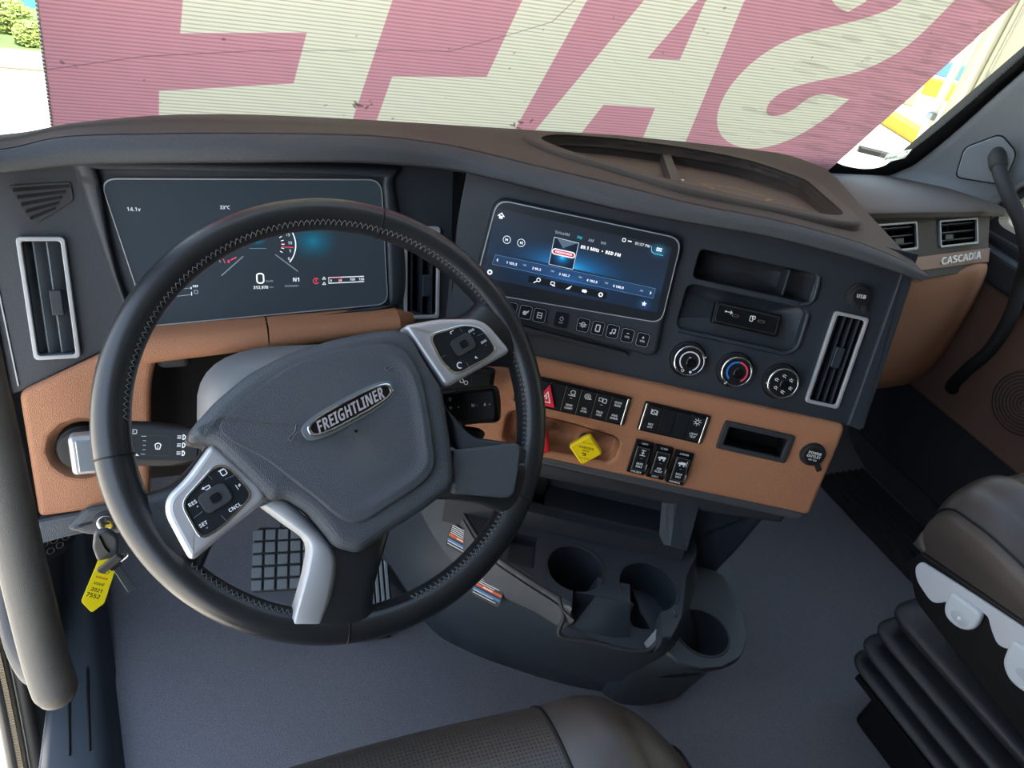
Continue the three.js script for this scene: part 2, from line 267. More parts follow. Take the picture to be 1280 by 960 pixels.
{ // left sill: sloped kick trim with grooves, seal strip, door post
  const t = new THREE.Group(); t.name = 'trim_2'; struct(t); scene.add(t);
  const s = [-1.12, -0.95, -0.8, -0.65, -0.5, -0.3, 0.1, 0.35];
  const row = (x, y, dx = 0) => s.map((z) => V(x + dx * (z + 0.8), y + (z < -0.9 ? (-0.9 - z) * 0.5 : 0), z));
  mesh('kick_trim', loft([row(-0.18, -0.004, 0.13), row(-0.19, 0.012, 0.13), row(-0.198, 0.03, 0.12), row(-0.215, 0.04, 0.1), row(-0.262, 0.04, 0.04), row(-0.272, 0.03, 0.02), row(-0.276, -0.06, 0), row(-0.276, -0.5, 0)]), M.dark, t);
  for (const dx of [0, 0.026]) mesh('groove_rib', capTube([[-0.25 + dx, 0.0405, -0.92], [-0.243 + dx, 0.0405, -0.8], [-0.232 + dx, 0.0405, -0.67]], 0.0022, 12, 6), M.black, t);
  const edge = [[-0.305, 1.1, -0.92], [-0.305, 0.75, -0.915], [-0.305, 0.55, -0.90], [-0.305, 0.4, -0.872], [-0.305, 0.241, -0.83], [-0.305, 0.082, -0.788], [-0.305, -0.074, -0.731], [-0.305, -0.2, -0.67], [-0.305, -0.27, -0.55], [-0.305, -0.28, -0.3], [-0.305, -0.28, 0.3]];
  mesh('door_seal', capTube(edge.map(([x, y, z]) => [x + 0.006, y, z]), 0.0095, 110, 10), M.rubber, t);
  mesh('seal_bulb', capTube(edge.map(([x, y, z]) => [x - 0.011, y, z + 0.006]), 0.0075, 110, 10), std('#5b554b', 0.3), t);
  mesh('seal_flange', capTube(edge.map(([x, y, z]) => [x - 0.022, y, z + 0.012]), 0.008, 110, 10), std('#3b3a38', 0.3), t);
  const ribs = [], C = new THREE.CatmullRomCurve3(edge.map((p) => V(...p)));
  for (let i = 0; i < 320; i++) { const p = C.getPointAt(0.2 + 0.42 * i / 320); ribs.push(mv(rbox(0.012, 0.0022, 0.012, 0.0008, 1), p.x - 0.014, p.y, p.z + 0.01)); }
  mesh('seal_ribs', ribs, std('#8a7a60', 0.35), t).userData.kind = 'stuff';
  // post between dash end and door opening
  const col = (dx, dz, y0) => resample(edge.slice(0, 8).map(([x, y, z]) => [x + dx, y, z - dz]), 30);
  mesh('door_post', loft([col(0.006, -0.002), col(0.02, 0.012), col(0.034, 0.03), col(0.042, 0.06), col(0.045, 0.12), col(0.045, 0.3)]), M.dark2, t);
  mesh('post_strip', capTube([[-0.285, 0.25, -0.838], [-0.285, 0.42, -0.882], [-0.285, 0.6, -0.91], [-0.285, 0.8, -0.922]], 0.0085, 30, 8), M.tanDark, t);
}
// ---------------------------------------------------------------- outside
const concrete = std('#d8d4c8', 0.9);
struct(mesh('ground', mv(rbox(90, 0.1, 90, 0.01), 0, -1.25, 0), concrete));
{ // low kerb and planting ahead on the left
  const lawn = mesh('grass_verge', mv(rbox(7, 0.12, 4.6, 0.03), -4, -1.14, -10.96), std('#5b7344', 0.95)); tag(lawn, 'strip of short pale green grass beyond the bright yard, left of the board', 'grass'); lawn.userData.kind = 'stuff';
  tag(mesh('kerb', mv(rbox(7, 0.16, 0.16, 0.03), -4, -1.12, -8.57), std('#77756b', 0.9)), 'grey concrete kerb between bright yard and grass verge', 'kerb');
  const leaf = (m) => std(m, 0.8, { transmission: 0.3, thickness: 0 });
  const gm = [leaf('#5d8543'), leaf('#9aab5c'), leaf('#3f6a4a')];
  [[-1.64, -9.45, 0.22, 1, 'pale yellow-green shrub on the verge beside the left edge of the sign board'], [-1.40, -8.98, 0.15, 1, 'smallest yellow-green shrub, nearest the kerb at the sign board edge'], [-1.88, -9.02, 0.18, 2, 'dark green shrub at the far left behind the kerb']].forEach(([x, z, r, k, lab]) => {
    const t = thing('shrub', lab, 'shrub'); t.position.set(x, -1.08, z);
    const lv = []; for (let i = 0; i < 900; i++) { const a = rnd() * 6.283, b = Math.acos(rnd() * 1.6 - 0.6), q = r * (0.55 + 0.45 * Math.sqrt(rnd())); const g = new THREE.PlaneGeometry(0.045, 0.024, 1, 1); g.rotateX(rnd() * 3); g.rotateY(rnd() * 6); g.translate(q * Math.sin(b) * Math.cos(a), r * 0.6 + q * Math.cos(b) * 0.9, q * Math.sin(b) * Math.sin(a)); lv.push(g); }
    const f = mesh('foliage', lv, gm[k], t); f.userData.kind = 'stuff';
    const st = []; for (let i = 0; i < 7; i++) { const a = i * 0.9; st.push(tube([[0.02 * Math.cos(a), 0, 0.02 * Math.sin(a)], [r * 0.3 * Math.cos(a), r * 0.5, r * 0.3 * Math.sin(a)], [r * 0.55 * Math.cos(a), r * 1.0, r * 0.55 * Math.sin(a)]], 0.012, 6, 5)); }
    mesh('stems', st, std('#6a5a45', 0.9), t);
  });
  const bl = thing('panel_fence', 'turquoise sheet-metal fence behind the shrubs at far left', 'fence');
  for (let i = 0; i < 9; i++) { mesh('fence_panel', mv(rbox(0.66, 1.3, 0.03, 0.008), -5.2 + i * 0.68, -0.5, -10.6), std('#3f93a8', 0.5), bl); mesh('fence_post', mv(rbox(0.06, 1.4, 0.06, 0.006), -5.54 + i * 0.68, -0.45, -10.64), std('#8aa0a6', 0.5), bl); }
}
{ // white ribbed building to the right, its corner post, and the bright yard beyond
  const b = thing('building', 'tall cream-white ribbed metal wall seen through the windscreen beside the right pillar', 'building');
  b.position.z = 0.24;
  const wm = std('#a39d84', 0.7);
  for (let i = 0; i < 26; i++) { const p = mesh('wall_panel', mv(rbox(0.05, 4.6, 0.285, 0.012), 4.98, 1.1, -3.72 + i * 0.3), wm, b); if (i % 3 === 0) mesh('panel_rib', mv(rbox(0.03, 4.6, 0.03, 0.006), 4.94, 1.1, -3.87 + i * 0.3), wm, b); }
  mesh('backing', mv(rbox(0.2, 4.6, 8, 0.01), 5.12, 1.1, 0.15), std('#8d8872', 0.8), b);
  const cp = mesh('corner_trim', mv(rbox(0.12, 4.6, 0.1, 0.01), 4.95, 1.1, -3.95), std('#b5af98', 0.6), b);
  mesh('downpipe', mv(new THREE.CylinderGeometry(0.03, 0.03, 4.6, 14), 4.84, 1.1, -4.02), std('#bdb8a6', 0.4), b);
  mesh('pipe_bracket', mv(rbox(0.06, 0.05, 0.05, 0.008), 4.81, 0.32, -4.0), M.steel, b);
  const y = std('#a88c1c', 0.7), pale = std('#8f866a', 0.9);
  [[11.0, -1.1, -9.2, 2.6, 0.2, 0.35, 1.281, y, 'painted_kerb', 'kerb', 'yellow painted kerb lying low in the bright yard, nearest the windscreen corner'], [15.1, -1.03, -12.1, 3.0, 0.34, 0.4, -0.89, y, 'painted_beam', 'beam', 'yellow beam further off in the yard beside the ribbed wall corner'], [18.2, -1.02, -14.8, 4, 0.36, 0.4, -0.89, std('#3f6a8a', 0.6), 'painted_beam', 'beam', 'blue beam at the far end of the yard behind the yellow beam']].forEach(([x, yy, z, w, h, d, a, m, n, c, l]) => { const o = mesh(n, rbox(w, h, d, 0.03), m); o.position.set(x, yy, z); o.rotation.y = a; tag(o, l, c); });
  [[12.9, -0.98, -11.6, 1.6, 0.44, 0.7, 'pale concrete block in the bright yard between yellow kerb and yellow beam'], [8.7, -1.1, -8.5, 1.0, 0.2, 0.5, 'low pale concrete block in the yard just beyond the board corner']].forEach(([x, yy, z, w, h, d, l]) => { const o = mesh('concrete_block', rbox(w, h, d, 0.06), pale); o.position.set(x, yy, z); o.rotation.y = -0.8; tag(o, l, 'block'); });
  const bar = mesh('wheel_stop', rbox(0.5, 0.08, 0.12, 0.02), M.black); bar.position.set(9.05, -1.16, -7.65); bar.rotation.y = -0.6; tag(bar, 'short dark wheel stop on the bright yard just beyond the windscreen corner', 'wheel stop');
}
// ---------------------------------------------------------------- sign board in the windscreen
{
  const t = thing('sign_board', 'red and white corrugated plastic sale sign standing reversed against the windscreen', 'sign');
  const K = 1150, u0 = -1.56, v0 = -0.06, u1 = 0.03, v1 = 0.86, c = document.createElement('canvas'); c.width = Math.round((u1 - u0) * K); c.height = Math.round((v1 - v0) * K);
  const x = c.getContext('2d'); const P = (p) => [(p[0] - u0) * K, (v1 - p[1]) * K];
  x.fillStyle = '#d38f97'; x.fillRect(0, 0, c.width, c.height);
  const poly = (pts, col) => { x.fillStyle = col; x.beginPath(); pts.forEach((p, i) => i ? x.lineTo(...P(p)) : x.moveTo(...P(p))); x.closePath(); x.fill(); };
  const W = '#ebe3c6', Rd = '#d38f97';
  poly([[-1.30, 0.86], [-1.348, 0.232], [-1.354, 0.182], [-1.189, 0.206], [-1.201, 0.110], [-1.389, 0.074], [-1.401, -0.06], [-1.12, -0.06], [-1.104, 0.024], [-1.079, 0.273], [-1.0, 0.86]], W);
  poly([[-0.74, 0.86], [-0.892, 0.302], [-0.901, 0.158], [-1.054, 0.141], [-1.064, 0.026], [-1.07, -0.01], [-0.81, -0.01], [-0.811, 0.034], [-0.792, 0.317], [-0.6, 0.86]], W);
  poly([[-0.60, 0.62], [-0.700, 0.332], [-0.773, 0.037], [-0.78, -0.01], [-0.68, -0.01], [-0.677, 0.035], [-0.664, 0.121], [-0.556, 0.124], [-0.536, 0.036], [-0.54, 0], [-0.43, 0.0], [-0.435, 0.042], [-0.526, 0.358], [-0.47, 0.62]], W);
  poly([[-0.575, 0.42], [-0.594, 0.348], [-0.571, 0.235], [-0.634, 0.230], [-0.61, 0.345]], Rd);
  { const q = [[-0.10, 0.56], [-0.117, 0.47], [-0.117, 0.41], [-0.116, 0.35], [-0.127, 0.303], [-0.176, 0.252], [-0.267, 0.220], [-0.311, 0.193], [-0.318, 0.160], [-0.303, 0.134], [-0.28, 0.128], [-0.247, 0.142], [-0.233, 0.201], [-0.135, 0.191], [-0.145, 0.14], [-0.161, 0.1], [-0.198, 0.056], [-0.259, 0.031], [-0.343, 0.049], [-0.406, 0.103], [-0.435, 0.179], [-0.426, 0.257], [-0.379, 0.315], [-0.291, 0.352], [-0.238, 0.383], [-0.225, 0.404], [-0.222, 0.46], [-0.25, 0.5], [-0.3, 0.47], [-0.297, 0.393], [-0.314, 0.370], [-0.39, 0.379], [-0.41, 0.5], [-0.33, 0.6], [-0.2, 0.62]];
    x.fillStyle = W; x.beginPath(); const n = q.length, mid = (i) => [(q[i % n][0] + q[(i + 1) % n][0]) / 2, (q[i % n][1] + q[(i + 1) % n][1]) / 2]; x.moveTo(...P(mid(0))); for (let i = 1; i <= n; i++) { const k = q[i % n]; if ([13, 14, 29, 30].includes(i % n)) x.lineTo(...P(k)); else x.quadraticCurveTo(...P(k), ...P(mid(i))); } x.closePath(); x.fill(); }
  // scuffs and dirt towards the right edge, fold lines, flutes
  let sd = 3; const rn = () => { sd = (sd * 1664525 + 1013904223) >>> 0; return sd / 4294967296; };
  for (let i = 0; i < 500; i++) { const e = rn() * rn(), p = P([0.03 - e * 0.5, v0 + rn() * 0.92]); x.fillStyle = `rgba(70,60,45,${0.05 + 0.06 * rn()})`; x.beginPath(); x.ellipse(p[0], p[1], 10 + 60 * rn(), 2 + 4 * rn(), 0.1, 0, 7); x.fill(); }
  for (let i = 0; i < 120; i++) { const p = P([u0 + rn() * 1.6, v0 + rn() * 0.92]); x.fillStyle = `rgba(60,50,45,${0.15 + 0.3 * rn()})`; x.beginPath(); x.ellipse(p[0], p[1], 1 + 3 * rn(), 1 + 2 * rn(), rn() * 3, 0, 7); x.fill(); }
  x.lineWidth = 1.6; x.strokeStyle = 'rgba(60,45,40,0.45)';
  [[[-1.54, 0.093], [-1.403, 0.136], [-1.256, 0.165], [-1.051, 0.193], [-0.977, 0.2]], [[-0.977, 0.2], [-0.886, 0.246], [-0.831, 0.276], [-0.80, 0.34]]].forEach((l) => { x.beginPath(); l.forEach((p, i) => i ? x.lineTo(...P(p)) : x.moveTo(...P(p))); x.stroke(); });
  [[-1.185, -0.0, 0.2], [-1.085, 0.075, 0.6], [-0.8, 0.06, 0.3]].forEach(([a, b, k]) => { for (let i = 0; i < 6; i++) { const p = P([a + (rn() - 0.5) * 0.05, b + (rn() - 0.5) * 0.03]); x.fillStyle = 'rgba(70,50,45,0.5)'; x.beginPath(); x.ellipse(p[0], p[1], 8 * rn() + 2, 2.5, rn() * 2, 0, 7); x.fill(); } });
  const pitch = 0.0068 * K; for (let y = 0; y < c.height; y += pitch) { x.fillStyle = 'rgba(92,80,66,0.30)'; x.fillRect(0, y, c.width, 2); x.fillStyle = 'rgba(255,255,255,0.10)'; x.fillRect(0, y + 3, c.width, 2.4); }
  const map = canvasTex(c);
  const m = std('#ffffff', 1, { map, transmission: 0.3, thickness: 0 });
  const sh = roundPoly([[-1.545, -0.055], [-1.504, 0.3], [-1.47, 0.84], [0.02, 0.84], [0.022, 0.44], [0.002, -0.055]], 0.004);
  const g = faceRect(sh, u0, v0, u1, v1);
  place(mesh('printed_sheet', g, m, t), 'B', 0, 0, 0.004);
  const cap = []; for (let i = 0; i < 130; i++) { const v = -0.05 + i * 0.0068, ul = v < 0.3 ? -1.545 + (v + 0.055) / 0.355 * 0.041 : -1.504 + (v - 0.3) / 0.54 * 0.034; cap.push(mv(rbox(0.004, 0.0042, 0.0035, 0.0008, 1), ul, v, 0)); }
  const fl = place(mesh('flute_ends', cap, std('#d9d2c4', 0.6), t), 'B', 0, 0, 0.003); fl.userData.kind = 'stuff';
}
{ // sticker on the glass
  const c = canvas(62, 34, 6, '#e8e6cf', (x) => { T(x, 'V', 22, 9, 9, '#222', { rot: Math.PI }); for (let i = 0; i < 9; i++) { x.fillStyle = '#333'; x.fillRect(-26 + i * 3.4, -2, i % 3 ? 1.4 : 2.4, 9); } T(x, '1 6 2 0', -4, -6, 5, '#444'); T(x, 'SAFETY', 12, -11, 4, '#555'); Ln(x, [[-28, 10], [8, 10]], 1, '#8a8a7c'); });
  const o = place(mesh('windscreen_sticker', face(rr(0.062, 0.034, 0.002), 0.062, 0.034), printed(c, 1, { transmission: 0.5, thickness: 0 })), 'B', 0.185, 0.026, -0.012, 0.35); tag(o, 'small white printed sticker inside the lower right corner of the windscreen', 'sticker');
}
// ---------------------------------------------------------------- dashboard
const dash = thing('dashboard', 'dark truck dashboard with tan leather trim wrapping around the driver', 'dashboard');
{ // padded brow along the top
  const X = (p) => V(...p);
  const bot = [[-0.30, 0.838, -0.848], [-0.184, 0.855, -0.851], [-0.112, 0.865, -0.855], [-0.034, 0.870, -0.857], [0.049, 0.874, -0.858], [0.139, 0.878, -0.860], [0.216, 0.879, -0.861], [0.307, 0.875, -0.858], [0.387, 0.872, -0.823], [0.468, 0.870, -0.778], [0.527, 0.870, -0.747], [0.602, 0.873, -0.709], [0.681, 0.876, -0.669], [0.761, 0.874, -0.625], [0.826, 0.868, -0.588], [0.862, 0.863, -0.572]];
  const top = [[-0.30, 0.855, -0.868], [-0.184, 0.873, -0.869], [-0.125, 0.888, -0.874], [-0.032, 0.896, -0.877], [0.052, 0.901, -0.879], [0.142, 0.905, -0.880], [0.219, 0.906, -0.881], [0.310, 0.900, -0.879], [0.401, 0.896, -0.839], [0.478, 0.895, -0.797], [0.536, 0.894, -0.764], [0.606, 0.892, -0.727], [0.689, 0.894, -0.685], [0.78, 0.890, -0.634], [0.835, 0.881, -0.602], [0.866, 0.872, -0.580]];
  const crest = [[-0.30, 0.852, -0.92], [-0.184, 0.870, -0.92], [-0.125, 0.885, -0.925], [-0.036, 0.894, -0.94], [0.054, 0.898, -0.945], [0.150, 0.896, -0.957], [0.235, 0.891, -0.974], [0.334, 0.887, -0.984], [0.438, 0.8843, -0.995], [0.524, 0.881, -1.006], [0.60, 0.878, -1.016], [0.682, 0.8752, -1.026], [0.843, 0.871, -1.020], [0.93, 0.869, -1.014], [1.0, 0.868, -1.0], [1.035, 0.868, -0.95]];
  const base = [[-0.32, 0.70, -1.235], [-0.2, 0.72, -1.235], [-0.12, 0.73, -1.235], [-0.03, 0.75, -1.235], [0.05, 0.77, -1.228], [0.15, 0.78, -1.222], [0.24, 0.785, -1.222], [0.34, 0.79, -1.222], [0.44, 0.79, -1.222], [0.53, 0.79, -1.222], [0.6, 0.79, -1.222], [0.69, 0.79, -1.222], [0.86, 0.79, -1.222], [1.0, 0.785, -1.222], [1.1, 0.775, -1.222], [1.14, 0.765, -1.2]];
  const N = 120, S = (a) => resample(a.map(X), N);
  const b = S(bot), t = S(top), c = S(crest), d = S(base);
  const under = b.map((p, i) => V(p.x, p.y - 0.001, p.z - 0.055));
  const bulge = b.map((p, i) => p.clone().lerp(t[i], 0.45).add(V(-0.001, 0.004, 0.008)));
  const bulge2 = b.map((p, i) => p.clone().lerp(t[i], 0.8).add(V(0, 0.003, 0.004)));
  mesh('dash_brow', loft([under, ...smoothRows([b, bulge, bulge2, t], 12), t.map((p) => V(p.x + 0.004, p.y - 0.003, p.z - 0.012))]), M.pad, dash);
  // top skin with the tray opening cut out of it
  const lip = t.map((p) => p.clone().add(V(0, 0.0006, -0.0005)));
  const skin = smoothRows([lip, lip.map((p, i) => p.clone().lerp(c[i], 0.5)), c, c.map((p, i) => p.clone().lerp(d[i], 0.35).add(V(0, 0.014, 0))), d], 44);
  const tray = [[-0.238, 0.125], [-0.232, 0.162], [-0.205, 0.197], [-0.121, 0.254], [-0.012, 0.299], [0.08, 0.317], [0.13, 0.315], [0.211, 0.262], [0.229, 0.086], [0.217, 0.06], [0.183, 0.045], [-0.021, 0.047], [-0.190, 0.09]];
  const f = FR.D, inside = (p) => { const q = p.clone().sub(f.O), u = q.dot(f.a), v = q.dot(f.b); let k = false; for (let i = 0, j = tray.length - 1; i < tray.length; j = i++) { const [xi, yi] = tray[i], [xj, yj] = tray[j]; if ((yi > v) !== (yj > v) && u < (xj - xi) * (v - yi) / (yj - yi) + xi) k = !k; } return k; };
  let g = loft(skin); { const idx = g.index.array, P = g.attributes.position, keep = []; for (let i = 0; i < idx.length; i += 3) { const cen = V(); let all = true; for (let k = 0; k < 3; k++) { const q = V().fromBufferAttribute(P, idx[i + k]); if (!inside(q)) all = false; } if (!all) keep.push(idx[i], idx[i + 1], idx[i + 2]); } g.setIndex(keep); }
  mesh('dash_top', g, M.padTop, dash);
  // tray: raised rim, sunken floor with walls, divider
  const tr = new THREE.Group(); tr.name = 'storage_tray'; dash.add(tr); place(tr, 'D', 0, 0, 0);
  const ol = roundPoly(tray, 0.02), grow = (k) => tray.map(([u, v]) => { const du = u - 0.0, dv = v - 0.18, l = Math.hypot(du, dv); return [u + du / l * k, v + dv / l * k]; });
  const rim = roundPoly(grow(0.013), 0.022); rim.holes.push(roundPoly(tray.map(([u, v]) => [u * 0.965, 0.18 + (v - 0.18) * 0.94]), 0.02, THREE.Path));
  mesh('tray_rim', mv(slab(rim, 0.016, 0.005, 3), 0, 0, -0.008), std('#4a443f', 0.6, { bumpMap: fine, bumpScale: 0.0002 }), tr);
  const zf = (v) => -0.011 - 0.045 * (v - 0.05); // the floor falls away towards the windscreen
  const ringAt = (s, w) => roundPoly(tray.map(([u, v]) => [u * s, 0.18 + (v - 0.18) * s]), 0.02).getPoints(6).map((p) => V(p.x, p.y, w === null ? zf(p.y) : w));
  mesh('tray_wall', loft([ringAt(0.965, 0.003), ringAt(0.955, 0.0), ringAt(0.94, null)], true), std('#3b3531', 0.6, { bumpMap: fine, bumpScale: 0.0002 }), tr);
  mesh('tray_floor', loft([ringAt(0.945, null), ringAt(0.7, null), ringAt(0.4, null), ringAt(0.01, null)], true), std('#6b6058', 0.65, { bumpMap: fine, bumpScale: 0.0002 }), tr);
  mesh('tray_divider', slabBetween([[-0.032, 0.08, -0.016], [-0.018, 0.08, -0.016], [-0.014, 0.285, -0.026], [-0.028, 0.285, -0.026]], V(0, 0, 0.02)), std('#4a443f', 0.6), tr);
  // worn remains of a pad stuck to the tray floor: a rough oval of old glue
  const gl = []; for (let i = 0; i < 150; i++) { const a = i / 150 * 6.283, r0 = 1 + 0.12 * Math.sin(a * 5) + (rnd() - 0.5) * 0.14; if (Math.sin(a * 7) > 0.88) continue; const s = new THREE.SphereGeometry(0.0012 + rnd() * 0.0022, 6, 4); s.scale(1.6, 1, 0.35); s.translate(0.085 + 0.052 * r0 * Math.cos(a), 0.172 + 0.026 * r0 * Math.sin(a), zf(0.172 + 0.026 * r0 * Math.sin(a)) + 0.0003); gl.push(s); }
  mesh('glue_residue', gl, std('#8f7d64', 0.7), tr, 'dried ring of glue').userData.kind = 'stuff';
}
{ // instrument side panel
  const s = roundPoly([[-0.6, -0.20], [-0.531, -0.178], [-0.44, -0.133], [-0.388, -0.108], [-0.096, -0.092], [0.0, -0.13], [-0.002, 0.115], [-0.40, 0.112], [-0.5, 0.098], [-0.6, 0.078]], 0);
  s.holes.push(roundPoly(rect(-0.508, -0.133, -0.468, -0.004), 0.004, THREE.Path)); s.holes.push(roundPoly(rect(-0.068, -0.104, -0.024, 0.014), 0.004, THREE.Path));
  place(mesh('instrument_panel', slab(s, 0.012, 0.002), M.dark, dash), 'L', 0, 0, -0.012);
  // moulded surround swelling around the display
  const outer = [[-0.447, 0.072], [-0.43, 0.092], [-0.09, 0.096], [-0.083, 0.075], [-0.076, -0.088], [-0.392, -0.118], [-0.408, -0.10]], inner = [[-0.424, 0.066], [-0.404, 0.078], [-0.118, 0.082], [-0.099, 0.066], [-0.092, -0.078], [-0.105, -0.088], [-0.39, -0.106]];
  const o3 = (l, w) => resample(l.map(([u, v]) => V(u, v, w)), 80, true, 0.3);
  place(mesh('display_surround', loft(smoothRows([o3(outer, 0), o3(outer.map(([u, v], i) => [u * 0.6 + inner[i][0] * 0.4, v * 0.6 + inner[i][1] * 0.4]), 0.011), o3(inner, 0.012), o3(inner, 0.0)], 10), true), M.dark, dash), 'L');
  place(mesh('panel_seam', slab(roundPoly(rect(-0.0015, -0.13, 0.0015, 0.112), 0), 0.0015, 0), M.black, dash), 'L', 0, 0, 0.001);
  place(mesh('edge_groove', slab(roundPoly([[-0.5325, -0.17], [-0.531, -0.17], [-0.541, 0.09], [-0.5425, 0.09]], 0), 0.0015, 0), M.satin, dash), 'L', 0, 0, 0.0005);
  place(mesh('seam_backing', rbox(0.16, 0.245, 0.01, 0.002), M.dark2, dash), 'L', -0.005, -0.012, -0.075);
  mesh('seam_post', capTube([W3('L', 0, -0.14, -0.022), W3('L', 0.001, 0.02, -0.022), W3('L', 0.0, 0.1, -0.022)], 0.02, 8, 10), M.dark2, dash);
  // end cheek and lower bar at the left
  place(mesh('end_cheek', slab(roundPoly([[-0.565, -0.352], [-0.533, -0.345], [-0.541, -0.17], [-0.545, 0.06], [-0.6, 0.06]], 0.004), 0.03, 0.008), M.dark2, dash), 'L', 0, 0, -0.016);
  place(mesh('lower_bar', slab(roundPoly([[-0.545, -0.372], [-0.533, -0.34], [-0.40, -0.33], [-0.395, -0.352], [-0.44, -0.36]], 0.004), 0.03, 0.006), M.pad, dash), 'L', 0, 0, -0.014);
  // tan panel left of the column, with a dished recess for the light switch
  const tp = roundPoly([[-0.531, -0.176], [-0.44, -0.134], [-0.386, -0.105], [-0.372, -0.112], [-0.392, -0.17], [-0.408, -0.335], [-0.531, -0.337]], [0.01, 0.01, 0.01, 0.01, 0.02, 0.01, 0.008]);
  tp.holes.push(new THREE.Path().absellipse(-0.474, -0.252, 0.036, 0.036, 0, Math.PI * 2));
  place(mesh('left_trim', slab(tp, 0.018, 0.008, 4), M.tan, dash), 'L', 0, 0, -0.006);
  place(mesh('switch_dish', lathe([[0.039, 0.0115], [0.034, 0.006], [0.03, -0.004], [0.0, -0.008]], 40), M.tan, dash), 'L', -0.474, -0.252, 0);
  // tan shelf under the display: two lengths with a joint at the middle
  const shelf = (us) => { const P = (u, v, w) => V(u, v, w); const k = (u) => (u + 0.39) / 0.295; return loft(smoothRows([us.map((u) => P(u, -0.104 + 0.014 * k(u), 0.0)), us.map((u) => P(u, -0.106 + 0.014 * k(u), 0.012)), us.map((u) => P(u, -0.113 + 0.014 * k(u), 0.032)), us.map((u) => P(u, -0.128 + 0.018 * k(u), 0.04)), us.map((u) => P(u, -0.142 + 0.022 * k(u), 0.034)), us.map((u) => P(u, -0.146 + 0.022 * k(u), 0.01)), us.map((u) => P(u, -0.146 + 0.022 * k(u), -0.06))], 20)); };
  const ls = (a, b) => Array.from({ length: 10 }, (_, i) => a + (b - a) * i / 9);
  place(mesh('display_shelf', shelf(ls(-0.40, -0.2545)), M.tan, dash), 'L'); place(mesh('display_shelf', shelf(ls(-0.2525, -0.085)), M.tan, dash), 'L');
  place(mesh('shelf_corner', loft(smoothRows([ls(0, 1).map((q) => V(-0.085 + 0.012 * q, -0.09 - 0.006 * q, 0.0)), ls(0, 1).map((q) => V(-0.085 + 0.03 * q, -0.099 - 0.004 * q, 0.032 - 0.03 * q)), ls(0, 1).map((q) => V(-0.085 + 0.022 * q, -0.124, 0.034 - 0.03 * q)), ls(0, 1).map((q) => V(-0.085, -0.124, 0.01 - 0.05 * q))], 10)), M.tan, dash), 'L');
  // dark well behind the column and the tan panel on its right
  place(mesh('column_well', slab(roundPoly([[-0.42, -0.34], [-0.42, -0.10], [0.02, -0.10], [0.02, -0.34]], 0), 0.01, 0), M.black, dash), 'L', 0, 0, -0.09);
}
{ // centre stack
  const s = roundPoly([[0, -0.145], [0.626, -0.137], [0.620, 0.115], [0, 0.115]], 0);
  s.holes.push(roundPoly(rect(0.334, 0.02, 0.497, 0.06), 0.008, THREE.Path)); s.holes.push(roundPoly(rect(0.33, -0.052, 0.499, 0.011), 0.012, THREE.Path));
  s.holes.push(roundPoly(rect(0.537, -0.111, 0.580, 0.014), 0.004, THREE.Path));
  place(mesh('centre_panel', slab(s, 0.014, 0.002), M.dark, dash), 'C', 0, 0, -0.014);
  place(mesh('panel_end', slab(roundPoly([[0.603, -0.136], [0.627, -0.136], [0.621, 0.1], [0.603, 0.1]], 0.001), 0.006, 0.0025), M.dark, dash), 'C', 0, 0, -0.001);
  { const q = [W3('C', 0.626, -0.14, -0.002), W3('C', 0.620, 0.11, -0.002), W3('C', 0.66, 0.11, -0.22), W3('C', 0.66, -0.14, -0.22)]; mesh('stack_side', slabBetween(q, V(-0.01, 0, -0.01)), M.dark2, dash); }
  const wall = (poly, r, depth, tilt) => { const P = roundPoly(poly, r).getPoints(5); const fr = P.map((p) => V(p.x, p.y, -0.001)), bk = P.map((p) => V(p.x, p.y, -depth - (tilt || 0) * (p.y - poly[0][1]))); const cx = (poly[0][0] + poly[2][0]) / 2, cy = (poly[0][1] + poly[2][1]) / 2; return loft([fr, bk, bk.map((p) => V(cx + (p.x - cx) * 0.4, cy + (p.y - cy) * 0.4, p.z)), bk.map((p) => V(cx, cy, -depth - (tilt || 0) * (cy - poly[0][1])))], true); };
  place(mesh('storage_slot', wall(rect(0.334, 0.02, 0.497, 0.06), 0.008, 0.05), M.dark2, dash), 'C');
  place(mesh('slot_divider', rbox(0.003, 0.036, 0.03, 0.001), M.dark, dash), 'C', 0.462, 0.04, -0.022);
  place(mesh('storage_pocket', wall(rect(0.33, -0.052, 0.499, 0.011), 0.012, 0.006, 0.25), M.dark, dash), 'C');
  // moulded lips: lit fillets right of slot and round the pocket
  place(mesh('pocket_lip', merge([boxUV(tube([[0.500, 0.058, 0.001], [0.502, 0.04, 0.001], [0.500, 0.022, 0.001], [0.486, 0.014, 0.0005]], 0.0035, 24, 8)), boxUV(tube([[0.501, 0.006, 0.001], [0.502, -0.02, 0.001], [0.500, -0.044, 0.001], [0.488, -0.054, 0.001], [0.46, -0.055, 0.001], [0.335, -0.055, 0.0]], 0.0035, 40, 8))]), M.dark, dash), 'C');
}
